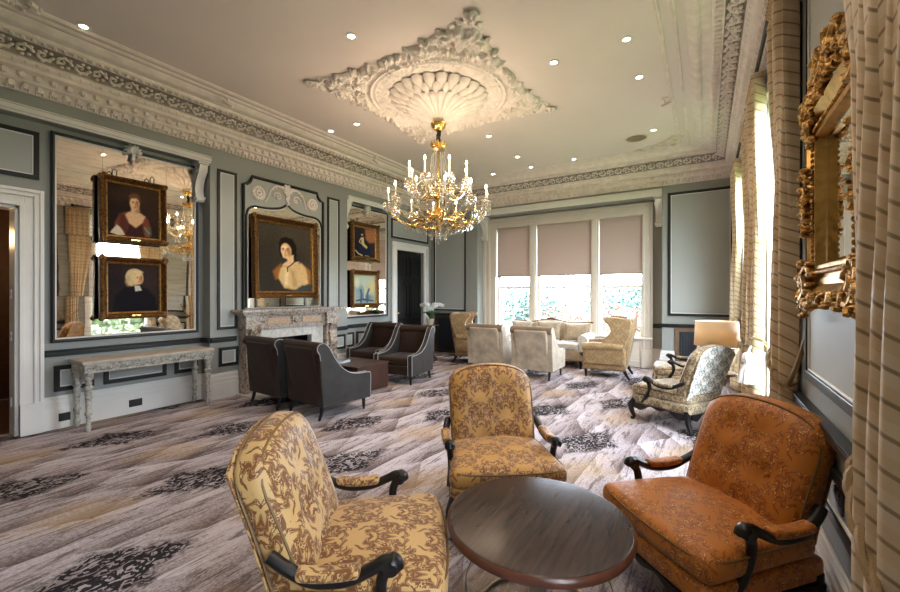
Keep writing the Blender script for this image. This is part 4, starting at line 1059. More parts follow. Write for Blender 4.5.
g = MB(); g.box(3.96-4.32, 4.69-4.32, .36, .38, 0, .94); g.box(3.952-4.32, 3.96-4.32, -.1, .38, 0, .94); g.box(4.69-4.32, 4.698-4.32, -.1, .38, 0, .94); g.box(3.96-4.32, 4.69-4.32, -.1, .38, .93, .945); g.build('firebox', M['black'], t, smooth=False)
g = MB()
for k in range(8): g.tube([(-.26+.074*k,-.02,.10),(-.26+.074*k,-.04,.34)], .008, 6)
for z in (.12, .33): g.tube([(-.30,-.03,z),(.30,-.03,z)], .010, 6)
g.box(-.30,-.27,-.03,.2,0.0,.36); g.box(.27,.30,-.03,.2,0.0,.36); g.build('fire_grate', M['black'], t)
g = MB(); FX(g, 3.38, 5.24, .60, .001, .022); g.build('hearth', M['marble_white'], t, smooth=False, bevel=.004)
# ------------------------------------------------------------------ open-arm chairs (front = +y)
def open_armchair(label, loc, rz, fab, fabback, group, buttons=True, name='open_armchair', pip='piping_gold'):
    t = thing(name, label, 'armchair', loc, rz, group)
    # seat rail (upholstered band) and carved apron
    g = MB(); g.rbox(.345,.345,.055,.03,5,(0,.02,.255), lambda x,y,z: (x*(1+.07*y/.35), y+(.025*(1-(x/.35)**2) if y > .2 else 0), z)); g.build('seat_rail', M[fab], t)
    g = MB()
    def apron(L, fn):
        n = 24; top = [(lerp(-L,L,i/n), .205) for i in range(n+1)]
        bot = [(lerp(-L,L,i/n), .165-.028*cos(2*PI*i/n*1)+.018*cos(6*PI*i/n)) for i in range(n, -1, -1)]
        g.prism(top+bot, fn, -.016, .016)
    apron(.33, lambda a, b, q: (a, .355+.025*(1-(a/.35)**2)+q, b)); apron(.32, lambda a, b, q: (a*.9, -.315+q, b))
    for s in (-1, 1): apron(.33, lambda a, b, q: (s*(.335+.022*a/.35)+q, a+.02, b))
    g.build('carved_apron', M['wood_dark'], t, angle=30, bevel=.004)
    for s in (-1, 1):
        g = MB(); p = bez([(s*.335,.335,.235),(s*.365,.372,.17),(s*.352,.365,.09),(s*.335,.35,.035),(s*.345,.37,.0)], 5)
        n = len(p); g.tube(p, [lerp(.042,.019,min(1,i/(n*.8)))+(.010 if i > n*.85 else 0) for i in range(n)], 10); g.build('leg', M['wood_dark'], t)
        g = MB(); p = bez([(s*.30,-.28,.24),(s*.305,-.29,.15),(s*.315,-.32,.06),(s*.32,-.35,.0)], 5); n = len(p)
        g.tube(p, [lerp(.036,.019,i/n) for i in range(n)], 10); g.build('leg', M['wood_dark'], t)
    def seatf(x, y, z):
        k = (1-(x/.345)**2)*(1-(y/.335)**2); x2 = x*(1+.09*y/.33)
        return (x2, y+(.03*(1-(x/.345)**2) if y > .25 else 0), z+(.045*k if z > 0 else 0)-.012*(y < -.1)*(abs(y)-.1))
    g = MB(); g.rbox(.345,.335,.062,.052,8,(0,.035,.362), seatf); sc = g.build('seat_cushion', M[fab], t)
    g = MB(); pts = []
    for k in range(60):
        a = 2*PI*k/60; c_, s_ = cos(a), sin(a); q = (abs(c_)**8+abs(s_)**8)**(-1/8); x, y = .343*c_*q, .332*s_*q; X = seatf(x, y, .03); pts.append((X[0], X[1]+.035, .362+.040))
    g.tube(pts, .0055, 5, True); g.build('piping', M[pip], sc)
    # backrest: raked, arched top, tufted
    BUT = [(-.15,.62),(0,.62),(.15,.62),(-.075,.79),(.075,.79),(-.075,.45),(.075,.45)] if buttons else []
    def backmap(x, z):     # x in -.31..31, z in -.3..3 -> height, rake
        v = (z+.31)/.62; top = .870+.080*(1-min(1,(abs(x)/.31))**2.2)-.045*min(1,abs(x)/.31)**9
        wd = 1+.05*v-.10*sstep(.12,.0,v)
        return x*wd, lerp(.30, top, v), -.190-.145*v-.04*v*v
    def backf(x, y, z):
        X, Z, Y0 = backmap(x, z); v = (z+.31)/.62
        k = (1-(x/.31)**4)*(1-(z/.31)**4); Y = Y0+y*(1-.25*v)
        if y > 0:
            Y += .035*k
            for bx, bz in BUT:
                d2 = ((X-bx)/.045)**2+((Z-bz)/.05)**2; Y -= .030*math.exp(-d2)
        return (X, Y, Z)
    g = MB(); g.rbox(.31,.075,.31,.05,14,(0,0,0), backf); bk = g.build('backrest', M[fab], t)
    def backplate(x, y, z):
        X, Z, Y0 = backmap(x*.975, z*.975); v = (z+.31)/.62; return (X, Y0-.075*(1-.25*v)-.004+y, Z)
    g = MB(); g.rbox(.31,.006,.31,.005,10,(0,0,0), backplate); g.build('outer_back', M[fabback], bk)
    for sgn in (1, -1):
        g = MB(); pts = []
        for k in range(72):
            a = 2*PI*k/72; c_, s_ = cos(a), sin(a); q = (abs(c_)**9+abs(s_)**9)**(-1/9); X = backf(.302*c_*q, 0, .302*s_*q); v = (.302*s_*q+.31)/.62
            pts.append((X[0], X[1]+sgn*.060*(1-.25*v), X[2]))
        g.tube(pts, .006, 5, True); g.build('piping', M[pip], bk)
    for bx, bz in BUT:
        v = (bz-.30)/(.62); g = MB(); g.ell((bx, -.190-.145*v-.04*v*v+.075*(1-.25*v)+.010, bz), (.014,.008,.014), 8, 6); g.build('button', M[fab], bk)
    for s in (-1, 1):
        g = MB()
        p = bez([(s*.335,-.27,.545),(s*.352,-.20,.505),(s*.362,-.11,.466),(s*.366,.01,.466),(s*.362,.10,.500),(s*.358,.145,.522),(s*.357,.180,.517),(s*.357,.190,.495)], 5); n = len(p)
        g.tube(p, [.026+.006*sin(i*.5)*0+(.008 if i > n-9 else 0) for i in range(n)], 10, flat=.85)
        for q in (-1, 1): g.lathe([(.0,0),(.030,.002),(.030,.012),(.0,.014)], 14, (0,0,0), cap=False); k0 = len(g.v)-56; g.xf(lambda x, y, z: (s*.357+q*(.018+z*.7), .168+x, .506+y), k0)
        p = bez([(s*.357,.165,.512),(s*.352,.135,.455),(s*.346,.135,.39),(s*.345,.17,.31),(s*.34,.23,.23)], 5); g.tube(p, [.024-.003*sin(PI*i/len(p)) for i in range(len(p))], 10)
        ar = g.build('arm', M['wood_dark'], t)
        g = MB(); g.rbox(.032,.115,.020,.018,5,(s*.364,-.055,.489), lambda x,y,z: (x, y, z+.75*y*y+.10*y*0)); g.build('arm_pad', M[fab], ar)
    return t
open_armchair('gold damask armchair at the left of the round table, seen from its side', (-1.325, 1.325, 0), facing(.80,.60), 'dam_gold', 'dam_gold', 'damask armchairs round the table')
open_armchair('gold damask armchair behind the round table, facing the camera', (-1.235, 2.59, 0), facing(.60,-.80), 'dam_mid', 'dam_mid', 'damask armchairs round the table')
open_armchair('shade-toned gold damask armchair at the right of the round table, against the right wall', (.005, 2.45, 0), facing(-.70,-.71), 'dam_shaded', 'dam_shaded', 'damask armchairs round the table')
open_armchair('scroll-patterned armchair with white back, nearer of the two beside the lamp', (-.26, 5.42, 0), facing(-.86,.51), 'leo_front', 'leo_back', 'scroll-patterned armchairs by the window wall', False)
open_armchair('scroll-patterned armchair partly hidden behind the nearer white-backed one', (-.30, 7.05, 0), facing(-.97,-.1), 'leo_front', 'leo_back', 'scroll-patterned armchairs by the window wall', False)

# ------------------------------------------------------------------ round table
t = thing('round_table', 'round dark wood table with red-brown rim among the three damask armchairs', 'table', (-.655, 1.79, 0))
TR = .415
g = MB(); g.lathe([(0,.479),(TR-.018,.479),(TR-.012,.478),(TR-.008,.475)], 96, cap=False); g.lathe([(0,.4785-.002),(TR-.02,.4765)], 8, cap=False); g.build('table_top', M['table'], t, angle=30)
g = MB(); g.lathe([(TR-.010,.4765),(TR,.470),(TR+.002,.455),(TR-.004,.440),(TR-.03,.436),(0,.436)], 96, cap=False); g.build('table_rim', M['tablerim'], t, angle=50)
g = MB(); g.lathe([(.05,.435),(.05,.40),(.035,.39),(.035,.10),(.06,.08),(.06,.055)], 20); g.build('pedestal', M['chain'], t)
for k in range(4):
    a = k*PI/2+.35; g = MB(); c, s = cos(a), sin(a)
    p = bez([(.03*c,.03*s,.40),(.16*c,.16*s,.385),(.30*c,.30*s,.25),(.335*c,.335*s,.10),(.28*c,.28*s,.02)], 7)
    for i in range(len(p)-1): pass
    g.strip([(q, (-s*.028, c*.028, 0), (0, 0, .006)) for q in p], [(-1,-1),(1,-1),(1,1),(-1,1),(-1,-1)]); g.build('leg', M['leg_bronze'], t, smooth=False)
g = MB(); p = [(.285*cos(2*PI*k/48), .285*sin(2*PI*k/48), .014) for k in range(48)]; g.tube(p, .013, 8, True); g.build('base_ring', M['leg_bronze'], t)

# ------------------------------------------------------------------ slope-arm tub chairs
SIDE = [(.37,.155),(.375,.42),(.37,.465),(.345,.485),(.20,.49),(.06,.515),(-.06,.585),(-.15,.68),(-.22,.79),(-.275,.875),(-.33,.915),(-.385,.915),(-.42,.885),(-.425,.84),(-.40,.80),(-.385,.72),(-.365,.40),(-.35,.155)]
def slope_chair(label, loc, rz, inner, outer, pip, group, name='slope_arm_chair', backm=None, rollm=None):
    t = thing(name, label, 'armchair', loc, rz, group)
    sm = [(p.x, p.y) for p in bez([(a, b, 0) for a, b in SIDE[1:-1]], 3)]
    poly = [SIDE[0]]+sm+[SIDE[-1]]
    for s in (-1, 1):
        g = MB(); g.prism(poly, lambda a, b, q: (s*(.335+q), a, b), -.045, .045); ar = g.build('arm', M[outer], t, bevel=.012, angle=35)
        for xo in (.376, .296):
            g = MB(); g.tube([(s*xo, a, b) for a, b in poly[:-4]], .0048, 5); g.build('piping', M[pip], ar)
    g = MB(); g.rbox(.30,.06,.30,.03,6,(0,0,0), lambda x,y,z: (x, -.285-.12*max(0,(z+.3)/.6)**1.3+y+.02*(1-(x/.3)**2)*(y > 0), .53+z*1.12)); g.build('backrest', M[inner], t)
    g = MB(); g.tube([(-.378,-.372,.862),(.378,-.372,.862)], .070, 18); g.build('rolled_top', M[rollm or inner], t)
    g = MB(); g.prism([(-.33,.155),(-.345,.155),(-.372,.42),(-.392,.74),(-.40,.81),(-.36,.81),(-.34,.42)], lambda a, b, q: (q, a, b), -.375, .375); g.build('outer_back', M[backm or inner], t, angle=30)
    g = MB(); g.rbox(.288,.33,.065,.04,6,(0,.035,.375), lambda x,y,z: (x, y, z+.018*(1-(x/.29)**2)*(1-(y/.33)**2)*(z > 0))); g.build('seat_cushion', M[inner], t)
    g = MB(); g.rbox(.292,.345,.075,.015,3,(0,.018,.235)); g.build('seat_base', M[inner], t)
    for sx in (-1,1):
        for sy, dy in ((.31,.0),(-.31,-.05)):
            g = MB(); g.tube([(sx*.31,sy,.165),(sx*.312,sy+dy*.4,.08),(sx*.315,sy+dy,0)], [.026,.022,.015], 8); g.build('leg', M['wood_dark'], t)
    return t
bp = slope_chair('chocolate velvet tub chair seen from behind, left one of the pair nearest the fireplace', (-4.97, 3.60, 0), facing(.06,1), 'brown_v', 'grey_v', 'piping', 'chocolate velvet tub chairs by the fireplace')
dup(bp, 'chocolate velvet tub chair seen from behind, nearest the camera, grey right side showing', (-4.13, 3.60, 0), facing(.10,1))
dup(bp, 'chocolate velvet tub chair facing the camera, left of the facing pair', (-5.38, 5.80, 0), facing(.12,-1))
dup(bp, 'chocolate velvet tub chair facing the camera, in front of the white orchid', (-4.45, 5.55, 0), facing(.12,-1))
cp = slope_chair('oatmeal velvet tub chair seen from behind, left of the pair before the triple window', (-3.56, 7.24, 0), facing(.0,1), 'cream_v', 'cream_v', 'cream_v', 'oatmeal tub chairs facing the window', rollm='taupe_v')
dup(cp, 'oatmeal velvet tub chair seen from behind, right of the pair before the triple window', (-2.60, 7.16, 0), facing(.0,1))

# low table of the fireside group
t = thing('low_table', 'low dark brown cube table between the four tub chairs', 'table', (-4.70, 4.62, 0))
g = MB(); g.rbox(.40,.34,.20,.02,3,(0,0,.22)); g.build('table_body', M['redwood'], t)
g = MB(); g.box(-.41,.41,-.35,.35,.405,.425); g.build('table_top', M['redwood'], t, smooth=False, bevel=.006)
g = MB(); g.box(-.385,.385,-.325,.325,0,.03); g.build('plinth', M['chrome'], t, smooth=False)
BK = [(-.20,-.16,.30,.21,.016,.1,(.30,.36,.42),'pale blue magazine at the bottom of the stack on the low table'),
      (-.18,-.15,.28,.20,.014,-.12,(.55,.58,.60),'silvery magazine in the middle of the stack on the low table'),
      (-.17,-.165,.27,.19,.012,.25,(.20,.24,.30),'slate-blue magazine on top of the stack on the low table')]
z = .4255
for i, (x, y, w, h, th, r, c, lab) in enumerate(BK):
    b = thing('magazine', lab, 'magazine', (-4.70+x, 4.62+y, z), r, 'magazines on the low table'); z += th+.0005
    g = MB(); g.box(-w/2+.003, w/2-.003, -h/2+.003, h/2-.003, .001, th-.001); g.build('pages', M['petal'], b, smooth=False)
    g = MB(); g.box(-w/2, w/2, -h/2, h/2, 0, .0015); g.box(-w/2, w/2, -h/2, h/2, th-.0015, th); g.box(-w/2, -w/2+.002, -h/2, h/2, 0, th); g.build('cover', plain('magazine_cover_%s' % 'abc'[i], c, .25), b, smooth=False)

# ------------------------------------------------------------------ wing chairs
def wing_chair(label, loc, rz, group):
    t = thing('wing_chair', label, 'armchair', loc, rz, group)
    g = MB(); g.rbox(.36,.36,.11,.03,5,(0,.02,.255)); g.build('seat_base', M['wing'], t)
    g = MB(); g.rbox(.275,.33,.075,.05,6,(0,.065,.43), lambda x,y,z: (x, y, z+.03*(1-(x/.28)**2)*(1-(y/.33)**2)*(z > 0))); g.build('seat_cushion', M['wing'], t)
    def bf(x, y, z):
        v = (z+.40)/.80; return (x*(1+.10*v), -.27-.16*v+y*(1-.2*v)+.03*(1-(x/.3)**2)*(y > 0), lerp(.22, 1.02+.07*(1-(x/.3)**2), v))
    g = MB(); g.rbox(.30,.08,.40,.05,8,(0,0,0), bf); g.build('backrest', M['wing'], t)
    WP = [(-.30,.50),(.02,.52),(.06,.60),(.02,.70),(-.06,.78),(-.10,.86),(-.06,.95),(.0,1.01),(.01,1.06),(-.05,1.09),(-.16,1.09),(-.30,1.07),(-.44,1.04),(-.40,.75)]
    poly = [(p.x, p.y) for p in bez([(a, b, 0) for a, b in WP], 3)]
    for s in (-1, 1):
        g = MB(); g.prism(poly, lambda a, b, q: (s*(.335+.03*(b-.5)+.05*max(0,a+.25)+q), a, b), -.035, .035); g.build('wing', M['wing'], t, bevel=.02, angle=35)
        g = MB(); g.rbox(.055,.345,.15,.03,4,(s*.335,.01,.39)); g.tube([(s*.345,-.30,.555),(s*.345,-.1,.565),(s*.345,.20,.56),(s*.345,.375,.545)], [.065,.075,.08,.08], 16)
        g.lathe([(0,0),(.055,.001),(.06,.012),(.0,.02)], 16, cap=False); k = len(g.v)-64; g.xf(lambda x,y,z: (s*.345+x, .372+z, .545+y), k); g.build('rolled_arm', M['wing'], t)
        for sy, dy in ((.33,.0),(-.31,-.09)):
            g = MB(); g.tube([(s*.31,sy,.16),(s*.312,sy+dy*.4,.08),(s*.315,sy+dy,0)], [.030,.025,.016], 8); g.build('leg', M['wood_dark'], t)
    return t
w0 = wing_chair('mustard brocade wing chair right of the sofa, turned sideways before the window', (-1.54, 7.90, 0), facing(-1,-.06), 'mustard wing chairs at the window')
dup(w0, 'mustard brocade wing chair left of the oatmeal tub chairs, beside the dark radiator corner', (-4.42, 7.98, 0), facing(.93,.28))

# ------------------------------------------------------------------ sofa with cushions
t = thing('sofa', 'beige carved-frame sofa with rolled arms under the triple window', 'sofa', (-2.96, 8.58, 0), PI)
g = MB(); g.rbox(.92,.36,.11,.03,6,(0,.02,.26)); g.build('seat_base', M['sofa'], t)
for s in (-1, 0, 1): g = MB(); g.rbox(.262,.33,.065,.045,5,(s*.53,.06,.425), lambda x,y,z: (x,y,z+.015*(1-(x/.27)**2)*(z > 0))); g.build('seat_cushion', M['sofa_pale'], t)
def top(x): return .865+.055*cos(x*PI/.9)**2-.05*(abs(x)/.95)**2
g = MB(); g.rbox(.88,.06,.26,.04,12,(0,0,0), lambda x,y,z: (x, -.28-.12*((z+.26)/.52)+y, lerp(.33, top(x), (z+.26)/.52))); g.build('backrest', M['sofa'], t)
g = MB(); p = [(lerp(-.92,.92,i/40), -.405, top(lerp(-.92,.92,i/40))+.012) for i in range(41)]; g.tube(p, .020, 8); g.ell((0,-.40,.945), (.10,.025,.035), 12, 6); g.build('carved_top_rail', M['oak'], t)
for s in (-1, 1):
    g = MB(); g.rbox(.06,.36,.17,.03,4,(s*.87,.02,.42)); g.tube([(s*.885,-.33,.60),(s*.885,.0,.60),(s*.885,.39,.585)], [.085,.09,.095], 18); g.build('rolled_arm', M['sofa_pale'], t)
    for sy in (.33, -.32): g = MB(); g.lathe([(.018,0),(.024,.03),(.018,.05),(.03,.12),(.032,.17)], 10, (s*.84, sy, 0)); g.build('leg', M['wood_dark'], t)
CUS = [(-.62,.24,.175,'sofa','square brocade cushion at the right end of the sofa, beside the rolled arm'),(-.02,.26,.19,'sofa','large brocade cushion in the middle of the sofa back'),(.03,.16,.115,'leo_front','small scroll-patterned cushion in front of the large cushion on the sofa'),(.60,.24,.18,'sofa','brocade cushion at the left end of the sofa, behind the tub chair')]
for i, (x, hw, hz, mt, lab) in enumerate(CUS):
    o = -.02 if hz < .15 else -.19
    g = MB(); g.rbox(hw, .075, hz, .07, 6, (0,0,0), lambda X,Y,Z: (X*(1+.10*abs(Z/hz)**3), Y*(1-.75*max(abs(X/hw), abs(Z/hz))**3)-.30*Z, Z*(1+.10*abs(X/hw)**3)))
    c = g.build('cushion', M[mt], None); c.location = (-2.96-x, 8.58-(o+.07), .525+hz*.97); c.rotation_euler = (0,0,PI); tag(c, lab, 'cushion', 'cushions on the sofa')

# ------------------------------------------------------------------ console table
t = thing('console_table', 'distressed grey-white carved console table on turned legs under the large mirror', 'table', (-5.87, 2.25, 0), LW)
g = MB(); g.box(-.69,.69,-.235,.22,.735,.768); g.build('table_top', M['consoletop'], t, smooth=False, bevel=.006)
g = MB(); g.box(-.665,.665,-.215,.20,.635,.735)
for k in range(18):
    x = -.625+k*.0735; s = 1 if k % 2 else -1
    g.tube([(x+.032*math.exp(-.12*q)*cos(.7*q), -.222, .685+s*.030*math.exp(-.12*q)*sin(.7*q)) for q in range(14)], .007, 5); g.ell((x+.038,-.22,.685), (.016,.010,.020), 6, 4)
for k in range(5):
    y = -.17+k*.08; g.ell((.668,y,.685), (.01,.03,.028), 6, 4); g.ell((-.668,y,.685), (.01,.03,.028), 6, 4)
g.box(-.672,.672,-.224,.205,.637,.648); g.box(-.672,.672,-.224,.205,.722,.735); g.build('carved_apron', M['distressed'], t, angle=30)
for sx in (-1,1):
    for sy in (-.185, .165):
        g = MB(); g.lathe([(.018,0),(.022,.02),(.030,.05),(.030,.075),(.020,.085),(.024,.16),(.022,.165),(.034,.185),(.034,.21),(.022,.22),(.028,.34),(.036,.43),(.024,.44),(.042,.46),(.042,.49),(.026,.505),(.033,.53),(.026,.555),(.044,.575),(.044,.64)], 14, (sx*.625, sy, 0)); g.build('leg', M['distressed'], t, angle=60)

# ------------------------------------------------------------------ radiator covers
def radcover(label, x0, x1, y, z1, m1):
    t = thing('radiator_cover', label, 'radiator cover', ((x0+x1)/2, y, 0), 0, 'radiator covers under the far wall panels'); w = (x1-x0)/2
    g = MB(); g.box(-w,w,-.03,-.001,0,.07); g.box(-w,w,-.03,-.001,z1-.07,z1); g.box(-w,-w+.075,-.03,-.001,.07,z1-.07); g.box(w-.075,w,-.03,-.001,.07,z1-.07); g.build('wooden_surround', M[m1], t, smooth=False, bevel=.004)
    g = MB(); g.box(-w+.07,w-.07,-.008,-.001,.07,z1-.07); n = int((2*w-.15)/.045)
    for k in range(n): x = -w+.075+(k+.5)*(2*w-.15)/n; g.box(x-.012,x+.012,-.026,-.008,.07,z1-.07)
    g.build('slatted_grille', M['slate'], t, smooth=False)
radcover('walnut-framed radiator cover with blue-black slats below the panel right of the triple window', -.50, .43, YB, .865, 'oak')
radcover('dark radiator cover in the corner behind the orchid', -5.98, -4.80, YB, .95, 'redwood')

# ------------------------------------------------------------------ lamp on its side table, orchid on its stand
t = thing('side_table', 'small round wooden side table carrying the lamp between the scroll-patterned chairs', 'table', (.115, 6.25, 0))
g = MB(); g.lathe([(0,.50),(.22,.50),(.225,.49),(.22,.475),(0,.475)], 32, cap=False); g.build('table_top', M['oak'], t, angle=40)
g = MB(); g.lathe([(.03,.475),(.022,.40),(.035,.30),(.022,.22),(.03,.12),(.05,.09)], 16); g.build('pedestal', M['oak'], t)
for k in range(3):
    a = k*2.094+.5; g = MB(); g.tube(bez([(.03*cos(a),.03*sin(a),.12),(.12*cos(a),.12*sin(a),.08),(.19*cos(a),.19*sin(a),.018)], 5), [.02,.02,.019,.018,.017,.016,.016,.016,.016,.016,.016], 8); g.build('leg', M['oak'], t)
t = thing('table_lamp', 'lit table lamp with a wide tan drum shade beside the gold curtains', 'lamp', (.115, 6.25, .5005))
g = MB(); g.lathe([(.085,0),(.09,.015),(.05,.03),(.06,.06),(.10,.13),(.095,.20),(.045,.27),(.025,.30),(.025,.34)], 24); g.build('lamp_base', M['ceramic'], t)
g = MB(); g.grid(48, 2, lambda u, v: ((.25-.015*v)*cos(2*PI*u), (.25-.015*v)*sin(2*PI*u), .335+.315*v), True); g.build('lamp_shade', M['lampshade'], t, solid=.003)
g = MB(); g.lathe([(.012,.34),(.012,.42)], 10); g.ell((0,0,.47), (.035,.035,.05), 14, 10); g.build('light_bulb', M['bulb'], t)
g = MB(); g.tube([(0,0,.63),(.24,0,.63)], .003, 5); g.tube([(0,0,.63),(-.12,.208,.63)], .003, 5); g.tube([(0,0,.63),(-.12,-.208,.63)], .003, 5); g.tube([(0,0,.42),(.05,0,.5),(0,0,.63)], .003, 5); g.build('shade_carrier', M['brass'], t)
l = bpy.data.lights.new('lamp_light', 'POINT'); l.energy = 5; l.color = (1,.74,.44); l.shadow_soft_size = .05; o = bpy.data.objects.new('lamp_light', l); COL.objects.link(o); o.location = (.115, 6.25, .97)

t = thing('plant_stand', 'slim dark pedestal table carrying the white orchid behind the tub chairs', 'table', (-5.28, 7.52, 0))
g = MB(); g.lathe([(0,.80),(.20,.80),(.205,.79),(.2,.775),(0,.775)], 32, cap=False); g.build('table_top', M['redwood'], t, angle=40)
g = MB(); g.lathe([(.03,.775),(.02,.6),(.03,.4),(.02,.2),(.16,.03),(.17,0)], 20); g.build('pedestal', M['redwood'], t)
t = thing('orchid_plant', 'white flowering orchid in a pot behind the tub chairs by the black door', 'plant', (-5.28, 7.52, .8005))
g = MB(); g.lathe([(.06,0),(.09,.12),(.095,.14),(.08,.14),(.075,.12)], 20); g.build('plant_pot', M['ceramic'], t)
rnd = random.Random(4); g = MB()
for k in range(16):
    a = k*.9+rnd.uniform(-.2,.2); L = rnd.uniform(.16,.30)
    p = [Vector((L*q*cos(a), L*q*sin(a), .14+.20*math.sin(q*2.2)*(.4+.6*rnd.random() if q == 0 else .8))) for q in (0,.3,.6,.85,1)]
    g.strip([(q, (-sin(a)*.032*w, cos(a)*.032*w, 0), (0,0,.002)) for q, w in zip(p, (.4,1,1.1,.7,.1))], [(-1,0),(0,-2),(1,0),(0,2),(-1,0)])
g.build('leaves', M['leaf'], t)
for k, (a, L) in enumerate(((.3,.30),(2.9,.30),(1.2,.18),(5.0,.22))):
    p = bez([(0,0,.14),(.03*cos(a),.03*sin(a),.30),(.5*L*cos(a),.5*L*sin(a),.46),(L*cos(a),L*sin(a),.44)], 6)
    g = MB(); g.tube(p, .005, 5); st = g.build('flower_stem', M['leaf'], t)
    g = MB()
    for q in p[8::2]:
        for m in range(5):
            b = m*1.257; g.ell((q.x+.024*cos(b), q.y-.015+.01*sin(m*2), q.z+.024*sin(b)), (.022,.012,.022), 7, 5)
    g.build('blossoms', M['petal'], st)

# ------------------------------------------------------------------ gilt mirror on the right wall (front = -x)
RWR = -PI/2
t = thing('gilt_mirror', 'ornate carved gilt mirror on the right wall between two gold curtains', 'mirror', (.486, 2.25, 1.935), RWR)
MW, MH = 1.0, 1.02
rect_frame(g := MB(), MW-.10, MH-.10, [(0,0),(0,.045),(.03,.06),(.07,.035),(.13,.035),(.14,.05),(.155,.05),(.17,.012)]); g.build('mirror_frame', M['giltflat'], t, smooth=False)
g = MB(); g.box(-MW/2+.20, MW/2-.20, -.010, -.004, -MH/2+.20, MH/2-.20); g.build('mirror_glass', M['mirror_clear'], t, smooth=False)
rect_frame(g := MB(), MW-.40, MH-.40, [(0,.0),(0,.016),(.012,.016),(.03,.010)]); g.build('bevel_strip', M['mirror_clear'], t, smooth=False)
rnd = random.Random(12); g = MB()
def leafblob(x, z, s):
    a0 = rnd.uniform(0, 6.28); sg = rnd.choice((-1,1))
    g.tube([(x+s*math.exp(-.13*k)*cos(a0+sg*.55*k), -.055-.025*math.exp(-.1*k), z+s*math.exp(-.13*k)*sin(a0+sg*.55*k)) for k in range(15)], [s*.30*math.exp(-.07*k) for k in range(15)], 6)
    for k in range(4):
        a = a0+k*1.5; g.ell((x+s*1.0*cos(a), -.05-rnd.random()*.025, z+s*1.0*sin(a)), (s*.42,.024,s*.32), 7, 5)
for sx in (-1,1):
    for sz in (-1,1):
        for q in range(9): leafblob(sx*(MW/2-.07-rnd.uniform(-.06,.10)), sz*(MH/2-.07-rnd.uniform(-.06,.12)), rnd.uniform(.035,.06))
for q in range(11):
    x = lerp(-MW/2+.2, MW/2-.2, q/10); leafblob(x, -MH/2+.05, rnd.uniform(.025,.04)); leafblob(x, MH/2-.05+.03*cos(x*4), rnd.uniform(.025,.045))
for q in range(12): leafblob(rnd.uniform(-.18,.18), MH/2+.02+rnd.uniform(-.05,.05), rnd.uniform(.035,.06))
for sx in (-1,1):
    for q in range(7): leafblob(sx*(MW/2-.09), rnd.uniform(-.16,.16), rnd.uniform(.03,.05))
    for q in range(24): g.ell((sx*(MW/2-.175), -.055, lerp(-MH/2+.2, MH/2-.2, q/23)), (.009,.009,.012), 6, 4)
for q in range(30):
    for sz in (-1,1): g.ell((lerp(-MW/2+.19, MW/2-.19, q/29), -.055, sz*(MH/2-.175)), (.012,.009,.009), 6, 4)
g.build('carved_scrollwork', M['gilt'], t)

# ------------------------------------------------------------------ sockets
def socket(label, x, y, z, rz, w=.075):
    t = thing('wall_socket', label, 'socket', (x, y, z), rz, 'power sockets')
    g = MB(); g.box(-w,w,-.008,0,-.045,.045); g.build('socket_plate', M['plate'], t, smooth=False, bevel=.003)
    for s in (-1,1):
        g = MB()
        for dx, dz in ((0,.015),(-.011,-.008),(.011,-.008)): g.box(s*w*.45+dx-.003, s*w*.45+dx+.003, -.0095, -.008, dz-.004, dz+.004)
        g.box(s*w*.45-.008, s*w*.45+.008, -.012, -.008, .026, .036); g.build('switch', M['black'], t, smooth=False)
socket('dark wall socket in the skirting beside the left doorway', XLR+.046, 1.53, .125, LW, .05)
socket('dark double socket in the skirting below the console table', XLR+.046, 2.20, .13, LW, .07)
socket('dark double socket inside the low panel of the right wall', XR-.007, 2.40, .60, RWR, .065)
socket('dark socket in the skirting right of the triple window', -.82, YR-.046, .12, 0, .05)
# ------------------------------------------------------------------ chandelier
t = thing('chandelier', 'large brass and crystal chandelier with lit candle bulbs under the ceiling rose', 'chandelier', (RX, RY, 0))
def bead(mb, p, r=.008): mb.ell(p, (r, r, r*1.2), 5, 3)
def strand(mb, pts, r=.007, sp=.017):
    acc = 0; last = None
    for p in pts:
        if last is not None:
            acc += (p-last).length
            if acc >= sp: bead(mb, p, r); acc = 0
        else: bead(mb, p, r)
        last = p
def drop(mb, p, L=.06, r=.011): mb.lathe([(.001,0),(r*.5,-L*.2),(r,-L*.68),(r*.7,-L*.9),(.001,-L)], 5, p, cap=False); bead(mb, (p[0], p[1], p[2]+.008), .006)
g = MB(); g.lathe([(.03,3.59),(.05,3.60),(.085,3.635),(.095,3.655),(.09,3.67),(.10,3.675),(.10,3.685)], 28); g.build('ceiling_canopy', M['brass'], t)
g = MB(); g.tube(bez([(0,0,3.60),(.012,0,3.56),(-.008,.005,3.51),(.006,0,3.46),(0,0,3.42)], 5), [.024,.026,.030,.031,.030]*4+[.026], 8); g.build('chain_sleeve', M['chain'], t)
g = MB(); g.lathe([(.02,3.44),(.05,3.435),(.085,3.40),(.09,3.385),(.075,3.375),(.085,3.36),(.085,3.35),(.07,3.345)], 24)
for k in range(12): a = 2*PI*k/12; g.tube([(.085*cos(a),.085*sin(a),3.385),(.098*cos(a),.098*sin(a),3.415),(.092*cos(a),.092*sin(a),3.45)], [.012,.014,.004], 6)
g.build('crown', M['brass'], t)
g = MB(); g.lathe([(.012,3.36),(.012,3.00),(.03,2.98),(.035,2.95),(.018,2.92),(.018,2.80),(.04,2.77),(.055,2.73),(.03,2.68),(.025,2.60),(.05,2.57),(.10,2.53),(.12,2.49),(.10,2.45),(.05,2.41),(.03,2.38),(.035,2.35),(.012,2.32)], 20); g.build('central_stem', M['brass'], t)
g = MB()
